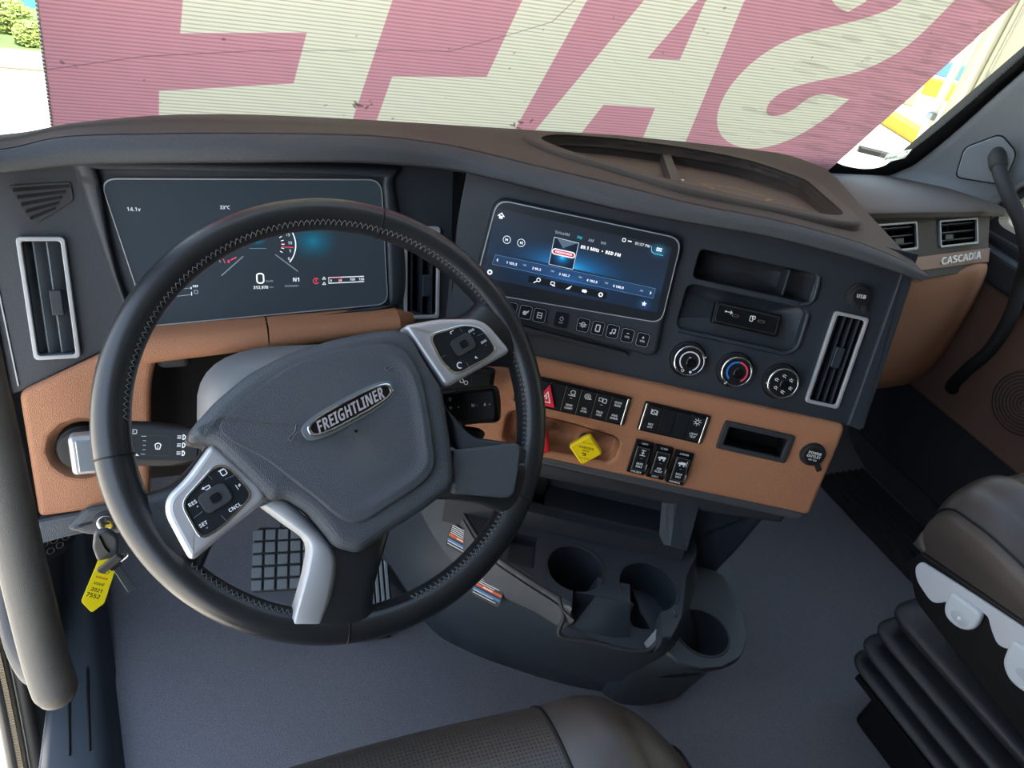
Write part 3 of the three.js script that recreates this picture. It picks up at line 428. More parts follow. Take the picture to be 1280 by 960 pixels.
{ // lower tan trim
  const s = roundPoly([[-0.40, 0.004], [-0.236, 0.004], [0.230, 0.004], [0.230, -0.149], [-0.40, -0.152]], [0, 0, 0.012, 0.008, 0]);
  s.holes.push(roundPoly([[-0.245, -0.138], [-0.078, -0.132], [-0.075, -0.092], [-0.16, -0.085], [-0.245, -0.085]], 0.014, THREE.Path));
  s.holes.push(roundPoly(rect(0.067, -0.067, 0.159, -0.032), 0.003, THREE.Path));
  place(mesh('lower_trim', slab(s, 0.016, 0.007, 4), M.tan, dash), 'T', 0, 0, -0.008);
  const P = (l, w) => roundPoly(l, 0.014).getPoints(5).map((p) => V(p.x, p.y, w));
  const rc = [[-0.245, -0.138], [-0.078, -0.132], [-0.075, -0.092], [-0.16, -0.085], [-0.245, -0.085]], sh = (k, dy) => rc.map(([u, v]) => [-0.16 + (u + 0.16) * k, -0.112 + (v + 0.112) * k + dy]);
  place(mesh('valve_recess', loft([P(rc, 0.006), P(sh(0.97, 0), -0.004), P(sh(0.92, 0), -0.012), P(sh(0.05, 0), -0.013)], true), M.tan, dash), 'T');
  place(mesh('lower_band', slab(roundPoly([[-0.42, -0.166], [-0.42, -0.147], [0.226, -0.147], [0.229, -0.158], [0.222, -0.166]], 0.003), 0.05, 0.006), M.pad, dash), 'T', 0, 0, -0.05);
  place(mesh('under_panel', slab(roundPoly([[-0.42, -0.20], [-0.42, -0.163], [0.212, -0.163], [0.206, -0.185], [0.09, -0.195]], 0.003), 0.05, 0.006), M.dark2, dash), 'T', 0, 0, -0.066);
  { const q = [W3('T', 0.229, 0.004, -0.004), W3('T', 0.229, -0.149, -0.004), W3('T', 0.24, -0.149, -0.16), W3('T', 0.255, 0.004, -0.2)]; mesh('trim_end', slabBetween(q, V(-0.006, 0, -0.012)), M.dark2, dash); }
  // side panel dropping to the console lobe
  place(mesh('drop_panel', slab(roundPoly([[0.04, -0.18], [0.205, -0.175], [0.17, -0.28], [0.15, -0.33], [0.03, -0.33]], 0.004), 0.02, 0.006), M.dark, dash), 'T', 0, 0, -0.075);
}
{ // passenger side: shelf, vent face, bronze strip and glove box
  const P = (u, v, w = 0) => W3('P', u, v, w);
  const us = Array.from({ length: 18 }, (_, i) => -0.48 + i / 17 * 0.641);
  const front = us.map((u) => P(u, 0.05 - 0.014 * (u + 0.3) / 0.46, 0.03)), back = us.map((u) => { const x = P(u, 0.05, 0).x; return V(x, 0.753 + 0.006 * (x - 1), -1.264); });
  mesh('passenger_top', loft(smoothRows([front.map((p) => p.clone().add(V(0, -0.016, -0.022))), front.map((p) => p.clone().add(V(0, -0.016, 0))), front.map((p) => p.clone().add(V(0, -0.006, 0.003))), front, front.map((p, i) => p.clone().lerp(back[i], 0.12).add(V(0, 0.004, 0))), front.map((p, i) => p.clone().lerp(back[i], 0.5).add(V(0, 0.004, 0))), back], 26)), M.padTop, dash);
  mesh('shelf_end', slabBetween([P(0.161, 0.036, 0.028), P(0.161, 0.02, 0.0), P(0.161, 0.0, -0.2), back[17]], V(-0.01, 0, 0)), M.padTop, dash);
  const bars = [[[-0.48, -0.048], [-0.279, -0.048], [-0.279, 0.0515], [-0.48, 0.052]], [[-0.138, -0.048], [-0.049, -0.048], [-0.049, 0.0475], [-0.138, 0.049]], [[0.087, -0.048], [0.140, -0.046], [0.154, 0.042], [0.087, 0.0435]], [[-0.28, 0.0245], [-0.137, 0.0245], [-0.137, 0.049], [-0.28, 0.0515]], [[-0.05, 0.0225], [0.088, 0.0225], [0.088, 0.0435], [-0.05, 0.0475]], [[-0.28, -0.048], [-0.137, -0.048], [-0.137, -0.0245], [-0.28, -0.0245]], [[-0.05, -0.048], [0.088, -0.048], [0.088, -0.0265], [-0.05, -0.0265]]];
  place(mesh('vent_fascia', bars.map((b) => slab(roundPoly(b, 0), 0.012, 0)), M.padTop, dash), 'P', 0, 0, -0.012);
  place(mesh('bronze_strip', slab(roundPoly([[-0.48, -0.073], [0.131, -0.075], [0.139, -0.043], [-0.48, -0.045]], 0.001), 0.014, 0.003), M.bronze, dash), 'P', 0, 0, -0.008);
  place(mesh('dark_strip', slab(roundPoly([[-0.48, -0.091], [0.127, -0.091], [0.131, -0.074], [-0.48, -0.072]], 0.001), 0.012, 0.002), M.padTop, dash), 'P', 0, 0, -0.010);
  mesh('fascia_end', slabBetween([P(0.154, 0.042, -0.001), P(0.127, -0.091, -0.001), P(0.13, -0.02, -0.25), P(0.154, 0.1, -0.25)], V(-0.006, 0, 0)), M.dark2, dash);
  // glove box: upright tan face with a rounded right edge, tucking under at the bottom
  const ys = [0.672, 0.655, 0.6, 0.5, 0.42, 0.375, 0.35, 0.34], zs = [-0.952, -0.932, -0.922, -0.918, -0.918, -0.925, -0.95, -1.1], xr = [1.634, 1.636, 1.642, 1.645, 1.64, 1.625, 1.60, 1.585];
  const rows = ys.map((y, j) => [[1.1, 0], [1.25, 0], [1.4, 0], [1.5, -0.002], [xr[j] - 0.06, -0.004], [xr[j] - 0.045, -0.006], [xr[j] - 0.008, -0.02], [xr[j], -0.03], [xr[j] + 0.004, -0.12]].map(([x, dz]) => V(x, y + (x - 1.36) * 0.06 * (j < 2 ? 0.6 : 0), zs[j] + dz)));
  mesh('glove_box', loft(smoothRows(rows, 36)), M.tan, dash);
}
// ---------------------------------------------------------------- displays
const emis = (c, k) => { const t = canvasTex(c); return std('#ffffff', 0.32, { map: t, specularIntensity: 0.6, emissiveMap: t, emissive: new THREE.Color(1, 1, 1), emissiveIntensity: k }); };
{
  const t = thing('instrument_cluster', 'wide dark digital instrument display behind the steering wheel rim', 'display');
  const out = roundPoly([[-0.4235, 0.068], [-0.101, 0.078], [-0.093, -0.087], [-0.389, -0.105]], [0.018, 0.018, 0.016, 0.006]);
  const o2 = [[-0.4225, 0.0668], [-0.102, 0.0768], [-0.094, -0.0858], [-0.3884, -0.1038]];
  out.holes.push(roundPoly(o2, [0.0175, 0.0175, 0.015, 0.006], THREE.Path));
  place(mesh('bezel_line', slab(out, 0.002, 0.0004), M.satin, t), 'L', 0, 0, 0.0025);
  const K = 5.9, u0 = -430, v0 = -112, w = 345, h = 195; // mm
  const c = canvas(w, h, K, '#222a31', (x) => {
    x.translate(-(u0 + w / 2), v0 + h / 2); const g = '#c9ced2', d = '#77808a', r = '#d0415c';
    const gr = (u, v, rad, col, sy) => { x.save(); x.translate(u, -v); x.scale(1, sy); const q = x.createRadialGradient(0, 0, 0, 0, 0, rad); q.addColorStop(0, col); q.addColorStop(1, 'rgba(20,60,80,0)'); x.fillStyle = q; x.beginPath(); x.arc(0, 0, rad, 0, 7); x.fill(); x.restore(); };
    gr(-190, -2, 34, 'rgba(20,96,120,0.9)', 0.8); gr(-258, -2, 13, 'rgba(20,100,125,0.8)', 0.5);
    T(x, '14.1v', -392, 34, 6, g, { bold: false }); T(x, '33\u00b0C', -293, 38, 5.5, g, { bold: false });
    Ar(x, -246, -6, 34, -38, 40, 1.3, '#d8dde0'); [['20', -226, 15], ['15', -221, 6], ['10', -219, -4], ['5', -219, -14], ['0', -221, -24]].forEach(([s, a, b]) => T(x, s, a, b, 4.8, g, { bold: false }));
    for (let i = 0; i < 5; i++) { const a = (-30 + i * 15) * R; Ln(x, [[-246 + 20 * Math.cos(a), -6 - 20 * Math.sin(a)], [-246 + 17 * Math.cos(a), -6 - 17 * Math.sin(a)]], 0.8); }
    Ln(x, [[-229, -9], [-215, -10]], 0.9, r); Ln(x, [[-229, -5], [-226, -5]], 0.9, r);
    T(x, '20', -296, -14, 4.8, g, { bold: false }); T(x, '0', -293, -27, 5, r); Ln(x, [[-299, -24], [-297, -29]], 0.8, r); Ln(x, [[-290, -25], [-284, -22]], 1.2, r); Ar(x, -286, -21, 18, 158, 212, 0.9, d);
    Ln(x, [[-302, -44], [-276, -21]], 1.3, 'rgba(150,165,175,0.55)'); Ln(x, [[-211, -40], [-237, -19]], 1.3, 'rgba(150,165,175,0.55)'); Ln(x, [[-268, -11], [-248, -11]], 0.6, 'rgba(70,150,170,0.8)');
    Rc(x, -257, -48.5, 8, 12, 3, 1.7, '#e6eaec'); T(x, 'km/h', -246, -52, 3.4, d); T(x, '313,970', -257, -60, 5, g); T(x, 'km', -244, -60, 3, d); T(x, 'N1', -213, -51, 7, g); T(x, 'ECONOMY', -219, -59, 3.4, d);
    Ar(x, -188, -53, 3.6, 40, 320, 1.1, '#c33b4e'); Ln(x, [[-188, -51], [-188, -54]], 1.2, '#c33b4e'); Ar(x, -188, -56, 0.5, 0, 360, 0.5, '#c33b4e', true);
    Ln(x, [[-180, -51], [-178, -48], [-176, -51]], 0.8, g, true); Ln(x, [[-180, -58], [-178, -55], [-176, -58]], 0.8, g, true);
    Ln(x, [[-172, -49], [-126, -48]], 1.2, g); Ln(x, [[-172, -56.5], [-126, -55]], 1.2, g); Ln(x, [[-172, -49], [-172, -56.5]], 0.8, g); Ln(x, [[-156, -48.6], [-156, -56]], 1, r); Ln(x, [[-172, -49], [-156, -48.6]], 1.2, '#d79aa4');
    T(x, '0', -169, -53, 4.2, g); T(x, '50', -157, -53, 4.2, '#d8a9b0'); T(x, '100', -141, -52, 4.4, g); T(x, '150', -129, -52, 4.4, g);
    Ln(x, [[-366, -61], [-338, -59]], 0.6, d); Ln(x, [[-366, -70], [-338, -67]], 0.7, d); Ln(x, [[-366, -70], [-357, -69.3]], 2.2, g); T(x, 'DEF', -333, -57, 3.6, g); T(x, '20', -361, -65, 3.6, d); Ln(x, [[-338, -58], [-338, -60]], 1, g); Ln(x, [[-338, -64], [-338, -68]], 0.8, g); Rc(x, -333, -64, 4, 4, 1, 0.8, d);
  });
  const sh = roundPoly(o2, [0.0175, 0.0175, 0.015, 0.006]);
  place(mesh('screen', faceRect(sh, u0 / 1000, v0 / 1000, (u0 + w) / 1000, (v0 + h) / 1000), emis(c, 0.35), t), 'L', 0, 0, 0.0028);
}
{
  const t = thing('infotainment_display', 'large touch display with radio screen and a row of keys on the centre stack', 'display');
  const q = [[0.0445, 0.071], [0.3075, 0.072], [0.3095, -0.052], [0.313, -0.092], [0.303, -0.099], [0.06, -0.085], [0.037, -0.066]];
  place(mesh('housing', slab(roundPoly(q, [0.02, 0.02, 0.006, 0.008, 0.006, 0.008, 0.01]), 0.022, 0.007, 3), M.dark, t), 'C', 0, 0, -0.008);
  place(mesh('mount_bar', slab(roundPoly([[0.09, -0.095], [0.27, -0.1], [0.276, -0.106], [0.1, -0.104]], 0.002), 0.014, 0.003), M.dark2, t), 'C', 0, 0, -0.002);
  const p = [[0.049, 0.067], [0.3035, 0.0685], [0.3065, -0.0495], [0.0412, -0.0625]], rs = [0.018, 0.018, 0.016, 0.012];
  const bl = roundPoly(p, rs), ins = p.map(([u, v]) => [u + (u < 0.17 ? 0.0011 : -0.0011), v + (v > 0 ? -0.0011 : 0.0011)]); bl.holes.push(roundPoly(ins, rs, THREE.Path));
  place(mesh('bezel_line', slab(bl, 0.0016, 0.0004), M.satin, t), 'C', 0, 0, 0.0135);
  const K = 7, u0 = 38, v0 = -66, w = 272, h = 138;
  const c = canvas(w, h, K, '#14181d', (x) => {
    x.translate(-(u0 + w / 2), v0 + h / 2); const g = '#e3e8ec', d = '#9aa4ae';
    let q = x.createLinearGradient(0, -54, 0, 40); q.addColorStop(0, '#1e232b'); q.addColorStop(0.62, '#1a2a3d'); q.addColorStop(0.75, '#16202b'); q.addColorStop(1, '#182436'); x.fillStyle = q; x.beginPath(); x.moveTo(50, -55); x.lineTo(293, -54); x.lineTo(296, 36); x.lineTo(50, 40); x.fill();
    const glow = (u, v, rx, ry, a, b) => { x.save(); x.translate(u, -v); x.scale(rx, ry); const q = x.createRadialGradient(0, 0, 0, 0, 0, 1); q.addColorStop(0, a); q.addColorStop(0.35, b); q.addColorStop(1, 'rgba(20,50,90,0)'); x.fillStyle = q; x.beginPath(); x.arc(0, 0, 1, 0, 7); x.fill(); x.restore(); };
    x.save(); x.beginPath(); x.rect(50, -55, 246, 57); x.clip(); glow(162, -2, 95, 34, 'rgba(45,175,225,0.95)', 'rgba(25,110,170,0.65)'); x.restore();
    x.save(); x.beginPath(); x.rect(50, 2, 246, 38); x.clip(); glow(165, -18, 110, 24, 'rgba(30,90,150,0.65)', 'rgba(20,60,110,0.4)'); x.restore();
    Ln(x, [[55, 46], [59, 50], [63, 46]], 1.4, g); x.fillStyle = g; x.fillRect(56.5, -46.5, 5, 4);
    [[73, 17, 1], [93, 17, -1]].forEach(([u, v, s]) => { Ar(x, u, v, 5, 0, 360, 0.7, g); Ln(x, [[u - 1.5 * s, v], [u + 1.5 * s, v + 1.8], [u + 1.5 * s, v - 1.8]], 1, g, true, true); Ln(x, [[u - 1.7 * s, v + 1.8], [u - 1.7 * s, v - 1.8]], 0.8, g); });
    T(x, 'SiriusXM', 145, 41, 5.2, d, { bold: false }); T(x, 'FM', 169, 40.5, 5.2, '#2fc0cf', { bold: false }); T(x, 'AM', 185, 40, 5.2, d, { bold: false }); T(x, 'WX', 202, 40, 5.2, d, { bold: false });
    x.fillStyle = '#0c1b2a'; x.fillRect(135.5, -34, 34, 37); glow(152, 10, 17, 16, 'rgba(50,190,240,1)', 'rgba(25,110,170,0.7)'); Ln(x, [[135.5, 34], [169.5, 33], [169.5, -3], [136, -3]], 0.7, '#b9c6cf', true); Ln(x, [[140, 33], [168, 33], [150, 22]], 1, 'rgba(200,215,225,0.35)', true, true);
    Rc(x, 152.5, 15.5, 31, 7, 3.5, 1.4, '#e9eef0'); Rc(x, 152.5, 15.5, 29, 5.4, 2.6, 1, '#b43a44', true); T(x, 'FREIGHTLINER', 152.5, 15.5, 3.3, '#ffffff');
    T(x, '89.1 MHz  \u2022  RED FM', 201, 29, 6, '#ffffff'); T(x, '01:57 PM', 254, 49.2, 5, g, { bold: false }); Rc(x, 228, 50, 4, 4, 1, 0.9, g); Ln(x, [[234, 50], [238, 50]], 1.4, g);
    glow(277, 46, 16, 14, 'rgba(40,130,160,0.9)', 'rgba(30,100,130,0.6)'); x.fillStyle = g; for (let i = 0; i < 3; i++) for (let j = 0; j < 2; j++) x.fillRect(273.5 + i * 2.6, -50 + j * 2.6, 2, 2); Ln(x, [[266, 50], [268, 43], [272, 41], [284, 41]], 0.7, '#6bb8c8');
    Ln(x, [[62, -6], [286, -4.5], [286, -18], [60, -19.5]], 0.5, 'rgba(120,160,190,0.7)', true); x.fillStyle = 'rgba(50,100,160,0.28)'; x.fillRect(61, 6, 225, 13);
    T(x, '\u2039', 66, -12, 9, g); T(x, '\u203a', 281, -11, 9, g); [['1', '103.3', 86], ['2', '99.3', 121], ['3', '105.7', 160], ['4', '102.5', 199], ['5', '100.9', 236]].forEach(([n, s, u], i) => { T(x, n + ' ' + s, u, -13, 4.6, g); if (i) T(x, 'FM', u - 17, -11.5, 3.2, d); }); T(x, 'FM', 268, -11.5, 3.2, d);
    x.fillStyle = 'rgba(15,17,20,0.9)'; x.translate(0, 14.5); x.fillRect(113, 9, 110, 9.5); Ar(x, 127, -12.5, 2.4, 0, 360, 1.1, g); Ln(x, [[125, -14.5], [121.5, -17.5]], 1.3, g); Rc(x, 147, -13, 5, 4, 0.6, 1, g); Ln(x, [[147, -16], [151, -16]], 1, g); Ln(x, [[166, -17], [169, -14], [174, -10], [171, -16]], 1.1, g, true, true); Rc(x, 191, -14, 5, 4, 1.4, 1, g, true); Ln(x, [[193, -11], [196, -14], [193, -17]], 1, g, true, true); Ar(x, 215, -14, 2.4, 0, 360, 1.6, g); x.translate(0, -14.5);
    Ar(x, 59, -31, 2.6, 0, 360, 2, g); glow(276, -28, 14, 11, 'rgba(40,80,120,0.9)', 'rgba(30,60,95,0.7)'); const st = []; for (let i = 0; i < 10; i++) { const a = (90 + i * 36) * R, r = i % 2 ? 1.6 : 3.8; st.push([276 + r * Math.cos(a), -28 + r * Math.sin(a)]); } Ln(x, st, 0.6, '#fff', true, true);
  });
  place(mesh('screen', faceRect(roundPoly(ins, rs), u0 / 1000, v0 / 1000, (u0 + w) / 1000, (v0 + h) / 1000), emis(c, 0.3), t), 'C', 0, 0, 0.0143);
  const icon = [
    (x) => { Ar(x, 0, -1, 4, 180, 360, 1, '#cfd4d8'); Ln(x, [[0, -1], [2.5, 2]], 1.2); }, (x) => { Ar(x, -1, -1, 3, 0, 360, 1, '#cfd4d8', true); Ln(x, [[1, 0], [4, 3], [3, 0]], 1.2); }, (x) => { for (const s of [3.6, 0, -3.6]) { Ln(x, [[-3, s], [3, s]], 1); } for (const s of [-3, 3]) Ln(x, [[s, 4], [s, -4]], 1); },
    (x) => { Ar(x, 0, 2, 2.4, -60, 240, 0.8, '#aeb4b8'); Ln(x, [[0, 3.5], [0, 5.4]], 0.8); T(x, 'MIN', 0, -3.6, 3, '#aeb4b8'); }, (x) => { Ar(x, 0, 1, 2.6, 0, 360, 1); Ln(x, [[-5, 1], [5, 1]], 1); Ln(x, [[-4, -2], [4, -2]], 1); Ln(x, [[0, -3], [0, -4]], 1); }, (x) => Rc(x, 0, 0, 5.5, 9, 1, 1.6), (x) => { Ar(x, -2, -3, 1.5, 0, 360, 1, '#dfe3e6', true); Ar(x, 2.4, -2, 1.5, 0, 360, 1, '#dfe3e6', true); Ln(x, [[-0.7, -3], [-0.7, 3], [3.7, 4], [3.7, -2]], 1.1); }, (x) => { Ln(x, [[-1.5, 3], [1.5, 3]], 1); T(x, 'VOL', 0, -2, 4); }, (x) => { Ln(x, [[-1.5, 3], [1.5, 3]], 1); Ln(x, [[0, 1.5], [0, 4.5]], 1); T(x, 'VOL', 0, -2, 4); }];
  [0.098, 0.119, 0.139, 0.170, 0.201, 0.222, 0.243, 0.2645, 0.2865].forEach((u, i) => {
    const b = place(mesh('key', slab(rr(0.0185, 0.021, 0.003), 0.003, 0.0008), M.gloss, t), 'C', u, -0.0745 - 0.0012 * Math.max(0, i - 6), 0.0135);
    mesh('key_legend', mv(face(rr(0.0182, 0.0205, 0.003), 0.0182, 0.0205), 0, 0, 0.00305), printed(canvas(18.2, 20.5, 12, '#14171b', (x) => { if (i !== 3) Rc(x, 0, 0, 16.6, 18.6, 3, 0.5, '#b9c0c5'); icon[i](x); })), b);
  });
}
// ---------------------------------------------------------------- air vents
function vent(label, k, u, v, w, h, o = {}) {
  const t = thing('air_vent', label, 'air vent'); place(t, k, u, v, 0, o.rot || 0);
  const out = rr(w, h, 0.006); out.holes.push(rr(w - 0.0098, h - 0.0098, 0.004, THREE.Path));
  mesh('frame', slab(out, 0.006, 0.0012, 3), M.satin, t);
  const W = w - 0.008, H = h - 0.008, box = (x, y, z, a, b, c) => mv(rbox(a, b, c, 0.0005, 1), x, y, z);
  mesh('duct', [box(-W / 2 + 0.0005, 0, -0.02, 0.001, H, 0.044), box(W / 2 - 0.0005, 0, -0.02, 0.001, H, 0.044), box(0, H / 2 - 0.0005, -0.02, W, 0.001, 0.044), box(0, -H / 2 + 0.0005, -0.02, W, 0.001, 0.044), box(0, 0, -0.042, W, H, 0.001)], M.black, t);
  const n = o.n || 4;
  for (let i = 0; i < n; i++) {
    const q = (i + 0.5) / n - 0.5;
    const prof = new THREE.Shape(); const pw = o.turn < -0.5 ? 1.25 : 1; prof.moveTo(-0.0012, -0.011 * pw); prof.quadraticCurveTo(-0.0026, 0.006, 0, 0.0105 * pw); prof.quadraticCurveTo(0.0018, 0.006, 0.0012, -0.011 * pw); prof.closePath();
    const L = o.wide ? W : H, g = boxUV(new THREE.ExtrudeGeometry(prof, { depth: L - 0.002, bevelEnabled: false, curveSegments: 5 })); // profile x across, y out, extruded along
    g.rotateX(Math.PI / 2); g.scale(1, 1, -1); { const a = g.index; } g.computeVertexNormals(); g.rotateX(0);
    const s = mesh('slat', g, o.slat || M.dark, t);
    g.computeBoundingBox(); const cc = g.boundingBox.getCenter(V()); g.translate(-cc.x, -cc.y, -cc.z);
    if (o.wide) { s.rotation.z = Math.PI / 2; s.position.set(0, q * H, -0.012); s.rotateY(o.turn || 0); } else { s.position.set(q * W, 0, -0.012); s.rotation.y = o.turn || 0; }
  }
  for (let i = 1; i < 5; i++) { const q = i / 5 - 0.5; mesh('rear_vane', o.wide ? box(q * W, 0, -0.034, 0.0015, H, 0.012) : box(0, q * H, -0.034, W, 0.0015, 0.012), M.black, t); }
  mesh('tab', mv(rbox(o.wide ? 0.03 : 0.0125, o.wide ? 0.0115 : 0.03, 0.006, 0.0015), (o.tab || [0, 0])[0], (o.tab || [0, 0])[1], -0.002), M.dark, t);
  return t;
}
const slatGrey = std('#67717a', 0.38);
vent('tall air vent at the left end of the dashboard beside the door post', 'L', -0.488, -0.0685, 0.0475, 0.142, { n: 3, turn: -0.75, slat: slatGrey, tab: [0.006, -0.005] });
vent('tall air vent right of the instrument display, half covered by the wheel rim', 'L', -0.046, -0.045, 0.051, 0.127, { n: 3, turn: 0.1, tab: [0.008, -0.018] });
vent('tall air vent at the right end of the centre stack, below the USB cap', 'C', 0.5585, -0.049, 0.0485, 0.134, { n: 4, turn: -0.1, tab: [0.002, 0.004] });
vent('wide air vent on the passenger fascia above the chrome lettering', 'P', 0.019, -0.002, 0.146, 0.058, { wide: true, n: 3, turn: 0.2, tab: [-0.03, -0.008] });
vent('wide air vent on the passenger fascia, partly hidden behind the brow tip', 'P', -0.2085, 0, 0.150, 0.058, { wide: true, n: 3, turn: 0.2, tab: [0.02, -0.008] });
{ // side window demister slots
  const t = thing('demister_grille', 'small slotted demister grille above the left air vent', 'grille'); place(t, 'L', -0.478, 0.043, 0.0005);
  mesh('grille_plate', slab(roundPoly([[-0.034, 0.014], [0.026, 0.02], [0.027, 0.0], [0.016, -0.008], [-0.012, -0.026], [-0.02, -0.022]], 0.004), 0.0015, 0.0005), M.dark2, t);
  for (let i = 0; i < 5; i++) mesh('slot', mv(slab(roundPoly([[-0.03 + i * 0.003, 0.007 - i * 0.0075], [0.024 - i * 0.004, 0.0135 - i * 0.006], [0.024 - i * 0.004, 0.0165 - i * 0.006], [-0.03 + i * 0.003, 0.011 - i * 0.0075]], 0.0008), 0.0012, 0.0003), 0, 0, 0.001), M.black, t);
}
// ---------------------------------------------------------------- climate knobs
function knob(label, u, v, draw, ang) {
  const t = thing('climate_knob', label, 'knob'); place(t, 'C', u, v, 0);
  mesh('well', lathe([[0.0262, 0.0006], [0.0255, 0.0012], [0.0245, 0.0006], [0.0235, -0.004], [0, -0.004]], 48), M.black, t);
  mesh('body', lathe([[0.0225, -0.004], [0.0222, 0.008], [0.0215, 0.0155], [0.019, 0.0158], [0, 0.0158]], 48), M.rubber, t);
  mesh('ring', lathe([[0.0216, 0.0135], [0.0223, 0.0148], [0.0216, 0.0162], [0.0198, 0.0165], [0.0193, 0.0158]], 48), M.chrome, t);
  mesh('dial_face', mv(face(new THREE.Shape().absellipse(0, 0, 0.0193, 0.0193, 0, Math.PI * 2), 0.0388, 0.0388), 0, 0, 0.0161), printed(canvas(38.8, 38.8, 8, '#15181b', draw), 0.5), t);
  mesh('button', mv(lathe([[0.0068, 0], [0.0066, 0.0012], [0.005, 0.0016], [0, 0.001]], 28), 0.002, -0.001, 0.016), M.gloss, t);
  const p = mesh('pointer', rbox(0.002, 0.005, 0.0025, 0.0005), M.lightGrey, t); p.position.set(0.0212 * Math.sin(ang), 0.0212 * Math.cos(ang), 0.0155); p.rotation.z = -ang;
}
knob('climate knob with a white ring scale, left of the three under the display', 0.358, -0.0925, (x) => { Ar(x, 0, 0, 13.5, 125, 415, 1.8, '#e6e8ea'); Ar(x, -6, -14.5, 1.8, 0, 360, 0.8); Ar(x, 5, -14.6, 1.8, 0, 360, 1, '#dfe3e6', true); Ar(x, 0, 3, 2.4, 60, 330, 1.2); Ar(x, -1.5, -4.5, 1.2, 0, 360, 1, '#e9b52a', true); }, 1.1);
knob('climate knob with a blue and red temperature scale, middle of the three', 0.426, -0.093, (x) => { Ar(x, 0, 0, 14, 130, 266, 2.4, '#2f78d0'); Ar(x, 0, 0, 14, 275, 410, 2.4, '#e2425c'); for (let i = 0; i < 3; i++) { const a = i * 60 * R; Ln(x, [[0.5 - 2.4 * Math.cos(a), 3 - 2.4 * Math.sin(a)], [0.5 + 2.4 * Math.cos(a), 3 + 2.4 * Math.sin(a)]], 0.8); } Ar(x, -1.5, -4, 1.2, 0, 360, 1, '#35c95a', true); }, -2.6);
knob('climate knob with white airflow symbols, right of the three beside the tall vent', 0.493, -0.095, (x) => { for (let i = 0; i < 7; i++) { const a = (100 - i * 60) * R, u = 11.5 * Math.cos(a), v = 11.5 * Math.sin(a); if (i < 6) { Ar(x, u, v + 1.4, 0.9, 0, 360, 1, '#e8eaec', true); Ln(x, [[u - 2.2, v + 1], [u - 1.4, v - 1.4], [u + 1, v - 1.2], [u + 2, v - 2.6]], 0.9, '#e8eaec'); Ln(x, [[u + 1, v + 0.6], [u + 3, v + 0.6]], 0.7); } } T(x, 'OFF', 0, 2, 4.4); }, -1.75);
// ---------------------------------------------------------------- switch banks and rockers
function bank(label, k, u, v, n, w, h, ends, legends) {
  const t = thing('switch_panel', label, 'switch panel'); place(t, k, u, v, 0.004, -0.008);
  const W = n * w + 0.004 + (ends[0] ? 0.004 : 0) + (ends[1] ? 0.004 : 0), ox = ((ends[1] ? 0.004 : 0) - (ends[0] ? 0.004 : 0)) / 2;
  mesh('frame', mv(slab(rr(W, h + 0.004, 0.003), 0.008, 0.0015), ox, 0, 0), M.black, t);
  for (let i = 0; i < n; i++) {
    const x0 = (i - (n - 1) / 2) * w, sw = new THREE.Shape(); // side profile of a rocker, dished at mid height
    sw.moveTo(-h / 2, 0); sw.lineTo(-h / 2, 0.0045); sw.quadraticCurveTo(0, 0.002, h / 2, 0.0055); sw.lineTo(h / 2, 0); sw.closePath();
    const b = mesh('switch', slab(rr(w - 0.0007, h - 0.001, 0.0012), 0.004, 0.0008), M.gloss, t); b.position.set(x0, 0, 0.006);
    const fh = (h - 0.003) / 2;
    const up = mesh('legend_plate', face(rr(w - 0.0016, h - 0.003, 0.001), w - 0.0016, h - 0.003), printed(canvas((w - 0.0016) * 1000, (h - 0.003) * 1000, 10, '#191d21', (x) => { Ln(x, [[-w * 420, 0], [w * 420, 0]], 0.4, '#0b0d0f'); legends[i](x); }), 0.45), b); up.position.z = 0.00405;
  }
  for (const s of [0, 1]) if (ends[s]) mesh('end_cap', mv(rbox(0.0036, h + 0.001, 0.005, 0.0012), (s ? 1 : -1) * (n * w / 2 + 0.0022), 0, 0.0075), M.chrome, t);
  return t;
}
const two = (x, a, b, v) => { T(x, a, 0, v, 4.2); T(x, b, 0, v - 4.6, 4.2); };
bank('long switch panel with the red hazard triangle key, right of the wheel rim', 'T', -0.162, -0.0455, 7, 0.0225, 0.042, [false, true], [
  (x) => { T(x, 'LANE', 0, 8, 3.6); }, (x) => {}, (x) => {}, (x) => { Ar(x, 1, 12, 3.2, 0, 360, 1); Ln(x, [[-5, 7], [5, 7], [3, 10]], 1); Ln(x, [[-1.5, 3], [1.5, 3]], 0.6); two(x, 'SPOT', 'LIGHT', -8.5); }, (x) => { Ar(x, 0, 11, 4, 0, 360, 1); Ar(x, 0, 11, 1.6, 0, 360, 1); Ln(x, [[3, 7], [6, 8]], 1); two(x, 'AXL', 'SPIN', -8.5); }, (x) => { Rc(x, -3, 11, 5, 5, 0.6, 1); Rc(x, 3, 10, 5, 6, 0.6, 1); Ln(x, [[-1.5, 3], [1.5, 3]], 0.6); two(x, 'TRLR', 'AUX', -8.5); }, (x) => { two(x, 'OVER', 'RIDE', 12); two(x, 'ENG', 'SHDN', -8.5); }]);
